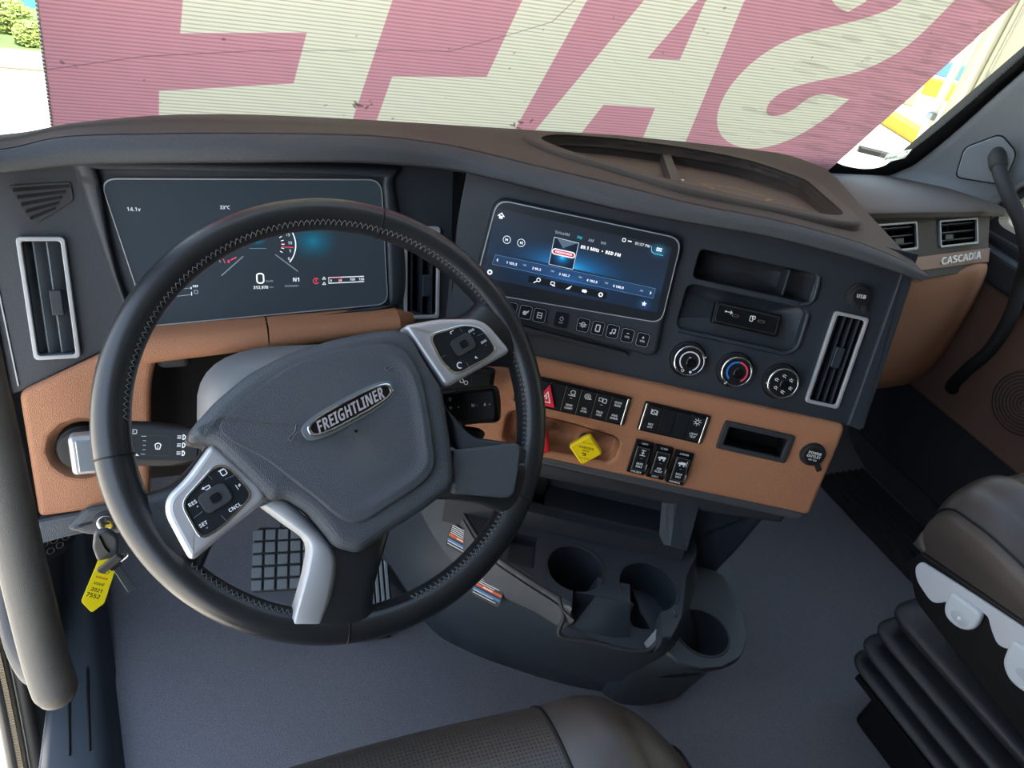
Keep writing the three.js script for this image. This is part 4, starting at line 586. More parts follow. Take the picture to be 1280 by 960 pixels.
{ const t = thing('hazard_button', 'red triangular hazard warning key on the long switch panel', 'button'); place(t, 'T', -0.197, -0.0455, 0.0145, -0.01);
  mesh('key_cap', slab(roundPoly([[-0.0155, -0.016], [0.0155, -0.016], [0.001, 0.018]], 0.002), 0.004, 0.001), std('#e01c3c', 0.45), t);
  const tri = roundPoly([[-0.008, -0.010], [0.008, -0.010], [0.0005, 0.008]], 0.001); tri.holes.push(roundPoly([[-0.0055, -0.0085], [0.0055, -0.0085], [0.0004, 0.0042]], 0.0005, THREE.Path)); mesh('triangle_mark', mv(slab(tri, 0.0006, 0.0001), 0, 0, 0.0039), M.white, t);
  mesh('arrow_mark', mv(slab(roundPoly([[-0.001, -0.005], [0.0015, -0.005], [0.001, 0.0005], [-0.0005, 0.0005]], 0.0002), 0.0006, 0.0001), 0, 0, 0.0039), M.white, t); }
bank('four-key switch panel with bright ends, between the parking brake and the blank opening', 'T', -0.009, -0.0475, 4, 0.0212, 0.042, [true, true], [
  (x) => { Ar(x, 0, 11, 3.6, 0, 360, 1); Rc(x, 0, 11, 9, 6, 1, 0.9); Ln(x, [[-5, 15], [5, 7]], 0.9); two(x, 'REV', 'OFF', -8.5); }, (x) => {}, (x) => {}, (x) => { Ar(x, 0, 11, 2.6, 0, 360, 1); for (let i = 0; i < 8; i++) { const a = i * 45 * R; Ln(x, [[4 * Math.cos(a), 11 + 4 * Math.sin(a)], [5.6 * Math.cos(a), 11 + 5.6 * Math.sin(a)]], 0.9); } two(x, 'LIGHT', 'TEST', -8.5); }]);
[['LOCK', 'INTR', 'AXLE', 'UNLOCK', -0.0405, -0.1125, 'guarded axle lock rocker switch, left of the three below the four-key panel'], ['SLIDE', 'AIR', 'SLIDE', 'LOCK', -0.011, -0.1135, 'guarded slide rocker switch, middle of the three below the four-key panel'], ['LOWER', 'SUSP', 'HGT', 'NORMAL', 0.0195, -0.1155, 'guarded suspension rocker switch, right of the three below the four-key panel']].forEach(([a, b, c, d, u, v, lab], i) => {
  const t = thing('rocker_switch', lab, 'switch'); place(t, 'T', u, v, 0.005, -0.02);
  mesh('base_plate', mv(slab(rr(0.0275, 0.0545, 0.002), 0.008, 0.001), 0, 0, 0), M.black, t);
  for (const [s, w] of [[a, 0.0236], [d, -0.0236]]) mesh('guard_label', mv(face(rr(0.026, 0.0065, 0.001), 0.026, 0.0065), 0, w, 0.00805), printed(canvas(26, 6.5, 10, '#101214', (x) => T(x, s, 0, 0, 4, '#dfe3e6')), 0.4), t);
  const r = mesh('rocker', mv(rbox(0.0215, 0.039, 0.008, 0.0015), 0, 0, 0.011), M.gloss, t); r.rotation.x = -0.1;
  mesh('legend_plate', mv(face(rr(0.0195, 0.037, 0.001), 0.0195, 0.037), 0, 0, 0.0151), printed(canvas(19.5, 37, 10, '#16191c', (x) => { Rc(x, 0, 0, 18, 35, 1, 0.35, '#7f868b'); if (i === 0) { Ln(x, [[0, 14], [0, 6]], 1); Ln(x, [[-3, 14], [3, 14]], 1); Ln(x, [[-4, 6], [4, 6]], 1); Ln(x, [[-2, 10], [2, 10]], 1); } else { Rc(x, 1, 10, 8, 4, 0.5, 1, '#dfe3e6', true); Rc(x, -4.5, 9.5, 3, 3, 0.5, 1, '#dfe3e6', true); Ar(x, -3, 6.4, 1.2, 0, 360, 1, '#dfe3e6', true); Ar(x, 3, 6.4, 1.2, 0, 360, 1, '#dfe3e6', true); if (i === 2) Ln(x, [[6.5, 14], [6.5, 6]], 1); } Ln(x, [[-1.5, 1], [1.5, 1]], 0.7, '#8b9196'); T(x, b, 0, -7.5, 4.2); T(x, c, 0, -12, 4.2); }), 0.4), r);
  mesh('latch', mv(rbox(0.0022, 0.013, 0.003, 0.0008), 0.0112, -0.011, 0.0145), M.steel, t);
});
// ---------------------------------------------------------------- brake valve knobs
function valve(label, u, v, w, rot, m, draw, bg) {
  const t = thing('brake_valve_knob', label, 'knob'); place(t, 'T', u, v, -0.012, rot);
  mesh('stem', mv(lathe([[0.011, 0], [0.008, 0.004], [0.008, w], [0, w]], 24), 0, 0, 0), M.steel, t);
  const s = roundPoly(rect(-0.0185, -0.0185, 0.0185, 0.0185), 0.006);
  mesh('knob_cap', mv(slab(s, 0.012, 0.004, 3), 0, 0, w), m, t);
  const p = mesh('printed_face', mv(face(roundPoly(rect(-0.0155, -0.0155, 0.0155, 0.0155), 0.004), 0.031, 0.031), 0, 0, w + 0.01215), printed(canvas(31, 31, 10, bg, draw), 0.5), t);
}
valve('yellow diamond-shaped parking brake knob in the tan recess', -0.123, -0.1135, 0.026, 45 * R, M.yellow, (x) => { x.rotate(-(-45) * R); T(x, 'PARKING', 0, 4.5, 5, '#3a3208'); T(x, 'BRAKE', 0, -0.5, 3.4, '#4a400c'); Ln(x, [[-4, -5], [1, -5], [1, -8], [-2, -8]], 1.6, '#3a3208'); T(x, 'PULL TO APPLY', 0, 12, 2.4, '#6a5c10'); T(x, 'PUSH TO RELEASE', 0, -13, 2.2, '#6a5c10'); }, '#e8cf12');
valve('red eight-sided trailer air supply knob mostly hidden by the wheel rim', -0.196, -0.119, 0.026, 20 * R, M.red, (x) => { x.rotate(20 * R); T(x, 'TRAILER', 0, 3, 4.5, '#f2d8d8'); T(x, 'AIR SUPPLY', 0, -3, 3.4, '#f2d8d8'); }, '#c0202c');
// ---------------------------------------------------------------- sockets, USB, blank opening, badge
function cap(label, k, u, v, r, lines, lx, ly, rot = 0) {
  const t = thing('socket_cap', label, 'socket cap'); place(t, k, u, v, 0.006, rot);
  mesh('collar', lathe([[r * 1.12, -0.008], [r * 1.12, 0.0], [r * 1.05, 0.0025], [r * 0.9, 0.002]], 36), M.dark2, t);
  mesh('lid', lathe([[r * 0.95, 0.001], [r * 0.95, 0.006], [r * 0.88, 0.0085], [0, 0.0088]], 36), M.rubber, t);
  const d = r * 1.5; mesh('legend_plate', mv(face(new THREE.Shape().absellipse(0, 0, d / 2, d / 2, 0, Math.PI * 2), d, d), 0, 0, 0.0091), printed(canvas(d * 1000, d * 1000, 12, '#17191b', (x) => lines.forEach(([s, y, z]) => T(x, s, 0, y, z, '#e4e7e9'))), 0.6), t);
  const a = mesh('pull_tab', rbox(0.008, r * 0.9, 0.005, 0.002), M.rubber, t); a.position.set(lx, ly, 0.003); a.rotation.z = Math.atan2(-lx, ly);
}
cap('round black cap marked USB at the upper right of the centre stack', 'C', 0.5575, 0.0445, 0.0145, [['USB', 0, 7]], 0.012, -0.016, 0.02);
cap('round black power outlet cap at the right end of the tan trim', 'T', 0.1985, -0.0495, 0.0175, [['POWER', 5, 5.6], ['OUTLET', -0.5, 5.6], ['12V 15A', -6, 3.4]], 0.014, -0.017, -0.02);
{ const t = thing('usb_panel', 'slim black panel with two USB ports below the storage slot', 'usb panel'); place(t, 'C', 0.4215, -0.021, -0.009, -0.004, -0.22);
  mesh('plate', slab(rr(0.094, 0.031, 0.003), 0.012, 0.002), M.black, t);
  mesh('legend_plate', mv(face(rr(0.088, 0.026, 0.002), 0.088, 0.026), 0, 0, 0.0121), printed(canvas(88, 26, 9, '#121518', (x) => { Rc(x, 0, -1, 86, 24, 2, 0.35, '#6c7479'); Ln(x, [[-31, 3], [-24, 3]], 1, '#e8ebed'); Ar(x, -31, 3, 1.2, 0, 360, 1, '#e8ebed', true); Ln(x, [[-24, 5], [-22, 3], [-24, 1]], 1.2, '#e8ebed'); Rc(x, 6, 1, 4, 7, 0.8, 1, '#e8ebed'); Rc(x, 9, 3, 4, 4, 0.8, 1, '#e8ebed'); }), 0.4), t);
  for (const u of [-0.017, 0.02]) { const s = rr(0.0095, 0.0038, 0.0018); s.holes.push(rr(0.0078, 0.0022, 0.0011, THREE.Path)); mesh('port', mv(slab(s, 0.0012, 0.0003), u, 0, 0.0121), M.steel, t); } }
{ const t = thing('blank_pocket', 'empty black rectangular opening in the tan trim beside the power outlet', 'pocket'); place(t, 'T', 0.113, -0.0495, 0.006, -0.006);
  const s = rr(0.103, 0.045, 0.003); s.holes.push(rr(0.086, 0.03, 0.002, THREE.Path)); mesh('frame', slab(s, 0.006, 0.0015), M.dark2, t);
  mesh('inside', [mv(rbox(0.088, 0.032, 0.002, 0.0005), 0, 0, -0.03), mv(rbox(0.001, 0.032, 0.03, 0.0003), -0.0435, 0, -0.014), mv(rbox(0.001, 0.032, 0.03, 0.0003), 0.0435, 0, -0.014), mv(rbox(0.088, 0.001, 0.03, 0.0003), 0, 0.0155, -0.014), mv(rbox(0.088, 0.001, 0.03, 0.0003), 0, -0.0155, -0.014)], M.black, t); }
{ const t = thing('badge', 'chrome raised lettering on the bronze strip of the passenger dash', 'badge'); place(t, 'P', 0.019, -0.0575, 0.0062, 0.02);
  const W = 'CASCADIA', badgeMat = std('#e4e5e4', 0.3, { metalness: 0.25 }); let x = -0.078; const wd = [0.0205, 0.0215, 0.019, 0.020, 0.0215, 0.0205, 0.0095, 0.0215]; [...W].forEach((ch, i) => { const g = letters(ch, ch === 'I' ? 0.0042 : wd[i] * 0.9, 0.0155, 0.003, 0.25); mesh('letter', mv(g, x + wd[i] / 2, 0, 0), badgeMat, t); x += wd[i]; }); }
// ---------------------------------------------------------------- steering wheel (frame W: right, up in the wheel's own plane)
{
  const t = thing('steering_wheel', 'black leather four-spoke steering wheel with silver key pods, turned to the left', 'steering wheel'); place(t, 'W');
  const RC = 0.2108, ra = 0.0167, rb = 0.0182; // rim: tube slightly deeper than wide
  const rim = new THREE.TorusGeometry(RC, 1, 28, 140); { const p = rim.attributes.position; for (let i = 0; i < p.count; i++) { const x = p.getX(i), y = p.getY(i), z = p.getZ(i), l = Math.hypot(x, y), k = (l - RC); const l2 = RC + k * ra; p.setXYZ(i, x / l * l2, y / l * l2, z * rb); } }
  // torus vertices with tube radius 1 wrap past the centre: rebuild from angles instead
  { const p = rim.attributes.position; let n = 0; for (let j = 0; j <= 28; j++) for (let i = 0; i <= 140; i++) { const u = i / 140 * 6.283185, v = j / 28 * 6.283185, l = RC + ra * Math.cos(v); p.setXYZ(n++, l * Math.cos(u), l * Math.sin(u), rb * Math.sin(v)); } rim.computeVertexNormals(); const uv = rim.attributes.uv; for (let i = 0; i < uv.count; i++) uv.setXY(i, uv.getX(i) * 1.316, uv.getY(i) * 0.122); }
  { const p = rim.attributes.position, nn = rim.attributes.normal; let n = 0; for (let j = 0; j <= 28; j++) for (let i = 0; i <= 140; i++) { const u = i / 140 * 6.283185, v = j / 28 * 6.283185; const q = V(Math.cos(v) * Math.cos(u) / ra, Math.cos(v) * Math.sin(u) / ra, Math.sin(v) / rb).normalize(); nn.setXYZ(n++, q.x, q.y, q.z); } }
  const rimM = mesh('rim', rim, M.leather, t);
  const at = (a, v, k = 1) => V((RC + ra * k * Math.cos(v)) * Math.cos(a), (RC + ra * k * Math.cos(v)) * Math.sin(a), rb * k * Math.sin(v));
  for (const a of [160, 48, -58, -122]) mesh('seam', boxUV(tube(Array.from({ length: 25 }, (_, i) => at(a * R, i / 24 * 6.283, 1.0)), 0.0009, 48, 5)), M.black, rimM);
  // cross stitching on the inner face
  const st = []; const seg = (a0, a1) => { const n = Math.round(Math.abs(a1 - a0) / 1.6); for (let i = 0; i < n; i++) { const a = (a0 + (a1 - a0) * i / n) * R; for (const s of [-1, 1]) st.push(tube([at(a, 2.25, 1.02), at(a + s * 0.011, 2.42, 1.06), at(a + s * 0.016, 2.6, 1.02)], 0.00042, 3, 4)); } };
  seg(8, 152); seg(-12, -104); seg(-130, -168);
  const sm = mesh('stitching', st, M.stitch, rimM); sm.userData.kind = 'stuff';
  mesh('inner_seam', boxUV(tube(Array.from({ length: 80 }, (_, i) => at(i / 80 * 6.283, 2.42, 1.0)), 0.0008, 160, 5, true)), M.black, rimM);
  // hub cover
  const hub = [[-0.126, 0.039], [-0.142, 0.052], [-0.132, 0.060], [-0.104, 0.070], [-0.068, 0.0775], [-0.027, 0.0775], [0.02, 0.068], [0.059, 0.056], [0.083, 0.045], [0.090, 0.033], [0.089, 0.003], [0.090, -0.029], [0.071, -0.073], [0.054, -0.107], [0.044, -0.121], [0.008, -0.123], [-0.034, -0.121], [-0.070, -0.121], [-0.085, -0.103], [-0.086, -0.088], [-0.089, -0.06], [-0.099, -0.038], [-0.111, -0.034]];
  mesh('hub_cover', slab(roundPoly(hub, 0.008), 0.055, 0.012, 5), M.hub, t).position.z = -0.012;
  const ins = [[-0.104, 0.052], [-0.03, 0.063], [0.033, 0.049], [0.068, 0.028], [0.071, -0.008], [0.048, -0.066], [0.028, -0.094], [-0.02, -0.097], [-0.060, -0.090], [-0.078, -0.045], [-0.094, 0.0], [-0.112, 0.035]];
  const lift = (p) => 0.0433 + 0.006 * Math.max(0, Math.min(1, (p.x - p.y * 0.6 + 0.11) / 0.25)); // the cushion leans: flush at upper left, proud at lower right
  { const o = resample(ins.map(([u, v]) => V(u, v, 0)), 90, true, 0.5), k = (s, w) => o.map((p) => { const q = V(-0.012 + (p.x + 0.012) * s, -0.02 + (p.y + 0.02) * s, 0), g = Math.max(0, Math.min(1, (q.x - q.y * 0.7 + 0.05) / 0.12)); q.z = lift(q) * (w > 0 ? 1 : 0) + (w > 0 ? 0.0022 * g * (w - 1) : 0.0415); return q; });
    mesh('airbag_cushion', loft(smoothRows([k(1.04, 0), k(1.0, 1), k(0.95, 1.6), k(0.9, 2), k(0.84, 1.5), k(0.76, 1), k(0.6, 1), k(0.3, 1), k(0.02, 1)], 40), true), M.hub, t); }
  // oval emblem
  const oval = (w, h, Cls = THREE.Shape) => { const s = new Cls(), n = 56; for (let i = 0; i < n; i++) { const a = i / n * Math.PI * 2, c = Math.cos(a), q = Math.sin(a), x = w / 2 * Math.sign(c) * Math.pow(Math.abs(c), 0.75), y = h / 2 * Math.sign(q) * Math.pow(Math.abs(q), 0.62); i ? s.lineTo(x, y) : s.moveTo(x, y); } s.closePath(); return s; };
  const em = new THREE.Group(); em.name = 'emblem'; t.add(em); em.position.set(-0.0065, 0.0005, 0.0455); em.rotation.z = -0.045;
  mesh('emblem_dish', slab(oval(0.1, 0.0255), 0.002, 0.0008, 2, 14), std('#5a636a', 0.4), em);
  { const s = oval(0.092, 0.0205); s.holes.push(oval(0.0845, 0.015, THREE.Path)); mesh('emblem_ring', mv(slab(s, 0.003, 0.0009, 2, 14), 0.001, 0, 0.001), M.chrome, em); }
  mesh('emblem_field', mv(slab(oval(0.086, 0.0165), 0.0008, 0.0002, 1, 12), 0.001, 0, 0.0018), M.black, em);
  mesh('emblem_letters', mv(letters('FREIGHTLINER', 0.072, 0.0112, 0.001, 0.25), 0.001, 0, 0.0026), std('#d9d5dc', 0.3, { metalness: 0.6 }), em);
  // horn marks embossed either side
  for (const [u, v, r] of [[-0.062, 0.008, 0.35], [0.052, 0.016, -0.1]]) { const h = mesh('horn_mark', [boxUV(tube([[-0.007, 0.002, 0], [0.002, 0.001, 0], [0.007, 0.004, 0]], 0.0005, 8, 4)), boxUV(tube([[-0.007, -0.002, 0], [0.002, -0.001, 0], [0.007, -0.004, 0]], 0.0005, 8, 4)), boxUV(tube([[-0.007, 0.002, 0], [-0.007, -0.002, 0]], 0.0005, 3, 4))], std('#5b6268', 0.6), t); h.position.set(u, v, lift(V(u, v, 0)) + 0.0002); h.rotation.z = r; }
  // key pods
  const pod = (out, key, legends, s) => {
    const p = mesh('key_pod', slab(roundPoly(out, 0.008), 0.030, 0.006, 4), M.silver, t, 'silver key pod'); p.position.z = 0.006;
    const bz = roundPoly(key.map(([u, v]) => [s * 0.147 + (u - s * 0.147) * 1.06, -0.007 + (v + 0.007) * 1.08]), 0.0095); bz.holes.push(roundPoly(key, 0.009, THREE.Path));
    mesh('pod_rim', mv(slab(bz, 0.003, 0.0004), 0, 0, 0.0285), M.chrome, p);
    const us = key.map((k) => k[0]), vs = key.map((k) => k[1]), u0 = Math.min(...us), u1 = Math.max(...us), v0 = Math.min(...vs), v1 = Math.max(...vs);
    mesh('key_plate', mv(faceRect(roundPoly(key, 0.009), u0, v0, u1, v1), 0, 0, 0.0302), printed(canvas((u1 - u0) * 1000, (v1 - v0) * 1000, 10, '#1a1e22', (x) => { x.translate(-(u0 + u1) * 500, (v0 + v1) * 500); legends(x); }), 0.45), p);
    const c = [(u0 + u1) / 2, (v0 + v1) / 2];
    mesh('centre_pad', mv(slab(rr(0.026, 0.019, 0.006), 0.003, 0.001), c[0], c[1], 0.0295), M.dark2, p); mesh('ok_key', mv(slab(rr(0.0095, 0.008, 0.003), 0.0012, 0.0005), c[0], c[1], 0.0323), M.black, p);
  };
  pod([[-0.125, 0.040], [-0.160, 0.0235], [-0.181, 0.018], [-0.189, 0.006], [-0.191, -0.016], [-0.193, -0.042], [-0.153, -0.036], [-0.113, -0.031], [-0.109, -0.02]], [[-0.173, 0.0065], [-0.134, 0.0195], [-0.125, 0.0125], [-0.121, -0.02], [-0.156, -0.029], [-0.1755, -0.029]], (x) => {
    T(x, 'RES', -166, 1.5, 4.6); T(x, '+', -164, -3, 3.5); T(x, 'SET', -168, -19, 4.6); T(x, '-', -167, -23, 4); T(x, 'CNCL', -139, -21, 4.6); Rc(x, -131, 11, 4.5, 5, 1, 0.9); Ln(x, [[-134, 14], [-129.5, 14]], 0.9); Ln(x, [[-152, 8], [-147, 8], [-147, 5.5], [-151, 5.5]], 0.9); Ln(x, [[-154, 8], [-151.5, 9.5], [-151.5, 6.5]], 0.8, '#dfe3e6', true, true); T(x, '|\u2260', -127, -6, 5); Ln(x, [[-172, -10], [-163, -9]], 0.5, '#6b7378'); Ln(x, [[-133, 5], [-125, 4]], 0.5, '#6b7378'); Ln(x, [[-143, 16], [-142, 11]], 0.5, '#6b7378'); Ln(x, [[-152, -21], [-151, -27]], 0.5, '#6b7378'); }, -1);
  pod([[0.0895, 0.047], [0.128, 0.0345], [0.166, 0.0145], [0.175, 0.002], [0.182, -0.036], [0.129, -0.033], [0.094, -0.032]], [[0.108, 0.0235], [0.148, 0.0145], [0.163, 0.003], [0.166, -0.024], [0.153, -0.0275], [0.110, -0.0245], [0.1045, -0.004]], (x) => {
    T(x, '\u266a', 113, 13, 6); Ar(x, 120, -19, 3, 100, 330, 1.3); T(x, 'ENG', 152, 6, 3.6); T(x, '+', 153, 2, 3.4); T(x, 'ENG', 158, -11, 3.6); T(x, '-', 158, -15, 3.6); Ln(x, [[134, 16], [130, 16], [130, 14]], 1); Ln(x, [[139, -21], [141, -19], [142, -23]], 1, '#dfe3e6', true, true); Ln(x, [[155, -2], [163, -3]], 0.5, '#6b7378'); Ln(x, [[142, 15], [142, 10]], 0.5, '#6b7378'); Ln(x, [[128, -20], [128, -26]], 0.5, '#6b7378'); Ln(x, [[107, -2], [112, -2]], 0.5, '#6b7378'); }, 1);
  // side spokes that carry the pods out to the rim, and the dark arms behind
  for (const s of [-1, 1]) mesh('side_spoke', loft(smoothRows([[s * 0.08, 0.03, -0.012], [s * 0.13, 0.02, -0.006], [s * 0.17, 0.005, -0.002], [s * 0.205, -0.005, 0]].map(([u, v, w], j) => { const hv = [0.035, 0.032, 0.034, 0.052][j], hw = [0.012, 0.014, 0.016, 0.016][j]; return Array.from({ length: 16 }, (_, i) => { const a = i / 16 * 6.283; return V(u, v - 0.012 + hv * Math.cos(a), w + hw * Math.sin(a)); }); }), 14), true), M.leather, t);
  // lower spokes: dark arm with a satin strip along the outer edge of the left one
  const arm = (s) => { const C = [[s * 0.045, -0.10, 0.0], [s * 0.072, -0.123, 0.012], [s * 0.094, -0.146, 0.008], [s * 0.118, -0.172, 0.002]], d = V(s * 0.6, -0.8, 0).normalize(), e = V(-d.y, d.x, 0);
    return loft(smoothRows(C.map(([u, v, w], j) => { const hw = [0.032, 0.029, 0.028, 0.034][j], hh = [0.012, 0.012, 0.012, 0.015][j]; return Array.from({ length: 20 }, (_, i) => { const a = i / 20 * 6.283, c = Math.sign(Math.cos(a)) * Math.pow(Math.abs(Math.cos(a)), 0.6), q = Math.sign(Math.sin(a)) * Math.pow(Math.abs(Math.sin(a)), 0.6); return V(u + e.x * hw * c, v + e.y * hw * c, w + hh * q); }); }), 16), true); };
  for (const s of [-1, 1]) mesh('lower_spoke', arm(s), M.leather, t);
  const strip = (pts, ws, m) => mesh('spoke_trim', loft(smoothRows(pts.map(([a, b], j) => { const n = V(b[0] - a[0], b[1] - a[1], 0).normalize(); return [V(a[0], a[1], ws[j] - 0.02), V(a[0], a[1], ws[j]), V(a[0] + n.x * 0.004, a[1] + n.y * 0.004, ws[j] + 0.0045), V(b[0] - n.x * 0.006, b[1] - n.y * 0.006, ws[j] + 0.0045), V(b[0], b[1], ws[j] - 0.002), V(b[0], b[1], ws[j] - 0.02)]; }), 18)), m, t, 'satin silver spoke trim');
  strip([[[-0.119, -0.034], [-0.098, -0.036]], [[-0.110, -0.06], [-0.092, -0.058]], [[-0.1025, -0.085], [-0.086, -0.095]], [[-0.115, -0.104], [-0.088, -0.114]], [[-0.135, -0.124], [-0.106, -0.138]], [[-0.152, -0.141], [-0.128, -0.160]]], [0.022, 0.024, 0.026, 0.026, 0.022, 0.014], M.satin);
  strip([[[0.088, -0.035], [0.086, -0.036]], [[0.092, -0.06], [0.082, -0.058]], [[0.098, -0.09], [0.074, -0.098]], [[0.112, -0.104], [0.078, -0.128]], [[0.136, -0.124], [0.098, -0.152]], [[0.152, -0.141], [0.116, -0.17]]], [0.012, 0.014, 0.016, 0.017, 0.014, 0.008], M.dark);
  { const c = mesh('spoke_cover', slab(roundPoly([[0.067, -0.090], [0.140, -0.126], [0.098, -0.171], [0.043, -0.128]], [0.004, 0.012, 0.012, 0.004]), 0.024, 0.003, 3), M.hub, t); c.position.z = 0.0045; }
  mesh('hub_back', mv(slab(roundPoly(hub.map(([u, v]) => [-0.015 + (u + 0.015) * 1.02, -0.02 + (v + 0.02) * 1.02]), 0.01), 0.04, 0.01, 3), 0, 0, -0.05), M.dark2, t);
}
{ // column shroud under the hub
  const t = thing('column_shroud', 'grey steering column shroud behind the wheel hub', 'shroud'); place(t, 'L', -0.2, -0.19, 0.03);
  const f = FR.L, toL = (p) => { const q = p.clone().sub(f.O); return V(q.dot(f.a) + 0.2, q.dot(f.b) + 0.19, q.dot(f.n) - 0.03); };
  const ringAt = (C, w, h, k) => { const n = FR.W.n, ax = V(1, 0, 0.05), up = V().crossVectors(n, ax).normalize(); return Array.from({ length: 36 }, (_, i) => { const a = i / 36 * 6.283, c = Math.cos(a), s = Math.sin(a), e = 0.62; return toL(C.clone().addScaledVector(ax, w * Math.sign(c) * Math.pow(Math.abs(c), e)).addScaledVector(up, h * Math.sign(s) * Math.pow(Math.abs(s), e))); }); };
  const n = FR.W.n, C0 = FR.W.O.clone().add(V(-0.01, 0.004, 0)), at = (d, y = 0) => C0.clone().addScaledVector(n, -d).add(V(0, y, 0));
  mesh('upper_shroud', loft(smoothRows([ringAt(at(0.045), 0.07, 0.05), ringAt(at(0.06), 0.105, 0.07), ringAt(at(0.1, 0.012), 0.122, 0.078), ringAt(at(0.15, 0.02), 0.125, 0.076), ringAt(at(0.2, 0.03), 0.118, 0.07), ringAt(at(0.27, 0.06), 0.11, 0.06)], 24), true), std('#6a6f74', 0.42), t);
  mesh('lower_shroud', loft(smoothRows([ringAt(at(0.06, -0.03), 0.09, 0.05), ringAt(at(0.12, -0.02), 0.11, 0.065), ringAt(at(0.24, 0.01), 0.10, 0.06)], 14), true), M.dark2, t);
  mesh('tilt_bracket', mv(rbox(0.04, 0.05, 0.05, 0.01), -0.165, 0.055, -0.05), M.dark2, t);
}
// ---------------------------------------------------------------- stalks
function orient(o, a, b, roll = 0, upHint = V(0, 1, 0)) { // local +x from a to b, local +z towards the camera side hint
  const x = b.clone().sub(a).normalize(), z = upHint.clone().addScaledVector(x, -upHint.dot(x)).normalize(), y = V().crossVectors(z, x); const m = new THREE.Matrix4().makeBasis(x, y, z); if (roll) m.multiply(new THREE.Matrix4().makeRotationX(roll)); o.quaternion.setFromRotationMatrix(m); o.position.copy(a); }
const pathSection = (sec, n = 24, e = 0.5) => sec.map(([x, y, z, hy, hz]) => Array.from({ length: n }, (_, i) => { const a = i / n * 6.283, c = Math.cos(a), s = Math.sin(a); return V(x, y + hy * Math.sign(c) * Math.pow(Math.abs(c), e), z + hz * Math.sign(s) * Math.pow(Math.abs(s), e)); }));
{
  const t = thing('multifunction_stalk', 'black paddle stalk with wiper and headlight symbols left of the wheel hub', 'stalk');
  orient(t, V(-0.105, 0.596, -0.712), V(0.005, 0.610, -0.674), 0, V(-0.1, 0.6, 0.72));
  mesh('paddle', loft(smoothRows(pathSection([[-0.005, 0, 0, 0.001, 0.001], [0.0, 0, 0, 0.022, 0.012], [0.03, 0, 0, 0.0255, 0.014], [0.07, -0.001, 0, 0.0235, 0.013], [0.105, 0.001, 0, 0.017, 0.012], [0.15, 0.003, -0.004, 0.013, 0.012], [0.152, 0.003, -0.004, 0.001, 0.001]]), 30), true), M.black, t);
  mesh('legend_plate', mv(face(rr(0.092, 0.034, 0.003), 0.092, 0.034), 0.05, -0.0005, 0.01425), printed(canvas(92, 34, 10, '#101315', (x) => { Rc(x, -26, 14, 10, 4.4, 1, 0.6, '#cfd4d7'); T(x, '\u2248\u2248', -26, 14, 4, '#cfd4d7'); Rc(x, -6, -1, 44, 22, 3, 0.4, '#2b3033'); [[-13, 9, 5], [-12, 4, 3], [-12, -1, 3], [-12, -6, 3], [-13, -11, 4]].forEach(([u, v, l]) => Ln(x, [[u - l / 2, v], [u + l / 2, v]], 0.7, '#9aa0a4')); Ln(x, [[-21, -13], [-17, -13], [-20, -10.5]], 0.8, '#cfd4d7', true, true); Ar(x, 3, -2, 3.6, 200, 340, 1); Ln(x, [[0, -1], [1, -5], [5, -5], [6, -1]], 0.9); Ln(x, [[3, -1], [3, -5]], 0.7); [9, 0, -9].forEach((v) => { Ar(x, 30, v, 2.6, -90, 90, 1); Ln(x, [[30, v + 2.6], [30, v - 2.6]], 1); for (const k of [1.5, 0, -1.5]) Ln(x, [[24, v + k], [28, v + k]], 0.6); }); }), 0.5), t);
}
{
  const t = thing('gear_stalk', 'black gear selector stalk marked D N R right of the wheel hub', 'stalk');
  orient(t, V(0.215, 0.648, -0.66), V(0.325, 0.682, -0.616), 0, V(-0.1, 0.6, 0.72));
  mesh('arm', loft(smoothRows(pathSection([[0.0, 0.0, 0, 0.016, 0.012], [0.04, 0.0, 0, 0.022, 0.0155], [0.09, 0.001, 0, 0.0225, 0.0165], [0.113, 0.001, 0, 0.021, 0.016], [0.117, 0.001, 0, 0.003, 0.003]], 24, 0.45), 24), true), M.black, t);
  mesh('collar_ring', loft(smoothRows(pathSection([[0.066, 0, 0, 0.0185, 0.0165], [0.0665, 0.0, 0, 0.0235, 0.0176], [0.071, 0.0, 0, 0.0235, 0.0178], [0.0715, 0.0, 0, 0.0185, 0.0165]], 24, 0.45), 10), true), M.rubber, t);
  mesh('legend_plate', mv(face(rr(0.08, 0.032, 0.002), 0.08, 0.032), 0.07, 0.0, 0.0181), printed(canvas(80, 32, 10, '#0e1012', (x) => { T(x, 'D', -11, 10, 5.5); T(x, 'N', -11, 0, 5); T(x, 'R', -11, -10, 5.5); Ln(x, [[-3, 0], [-1, 1.2], [-1, -1.2]], 0.6, '#dfe3e6', true, true); T(x, 'M', 16, 1, 5); T(x, '\u2039\u25cf', 21, 1, 4); T(x, 'A', 30, 1, 5); T(x, '\u2039\u203a', 35.5, 1, 4.5); Ln(x, [[11, 13], [11, -13]], 0.5, '#33393c'); Ln(x, [[-6, 13], [-6, -13]], 0.5, '#33393c'); }), 0.45), t);
  mesh('lower_lever', loft(smoothRows(pathSection([[0.0, -0.03, -0.006, 0.012, 0.01], [0.05, -0.034, -0.002, 0.014, 0.012], [0.085, -0.037, 0.0, 0.011, 0.011], [0.095, -0.034, 0, 0.002, 0.002]], 20, 0.6), 16), true), M.black, t);
}
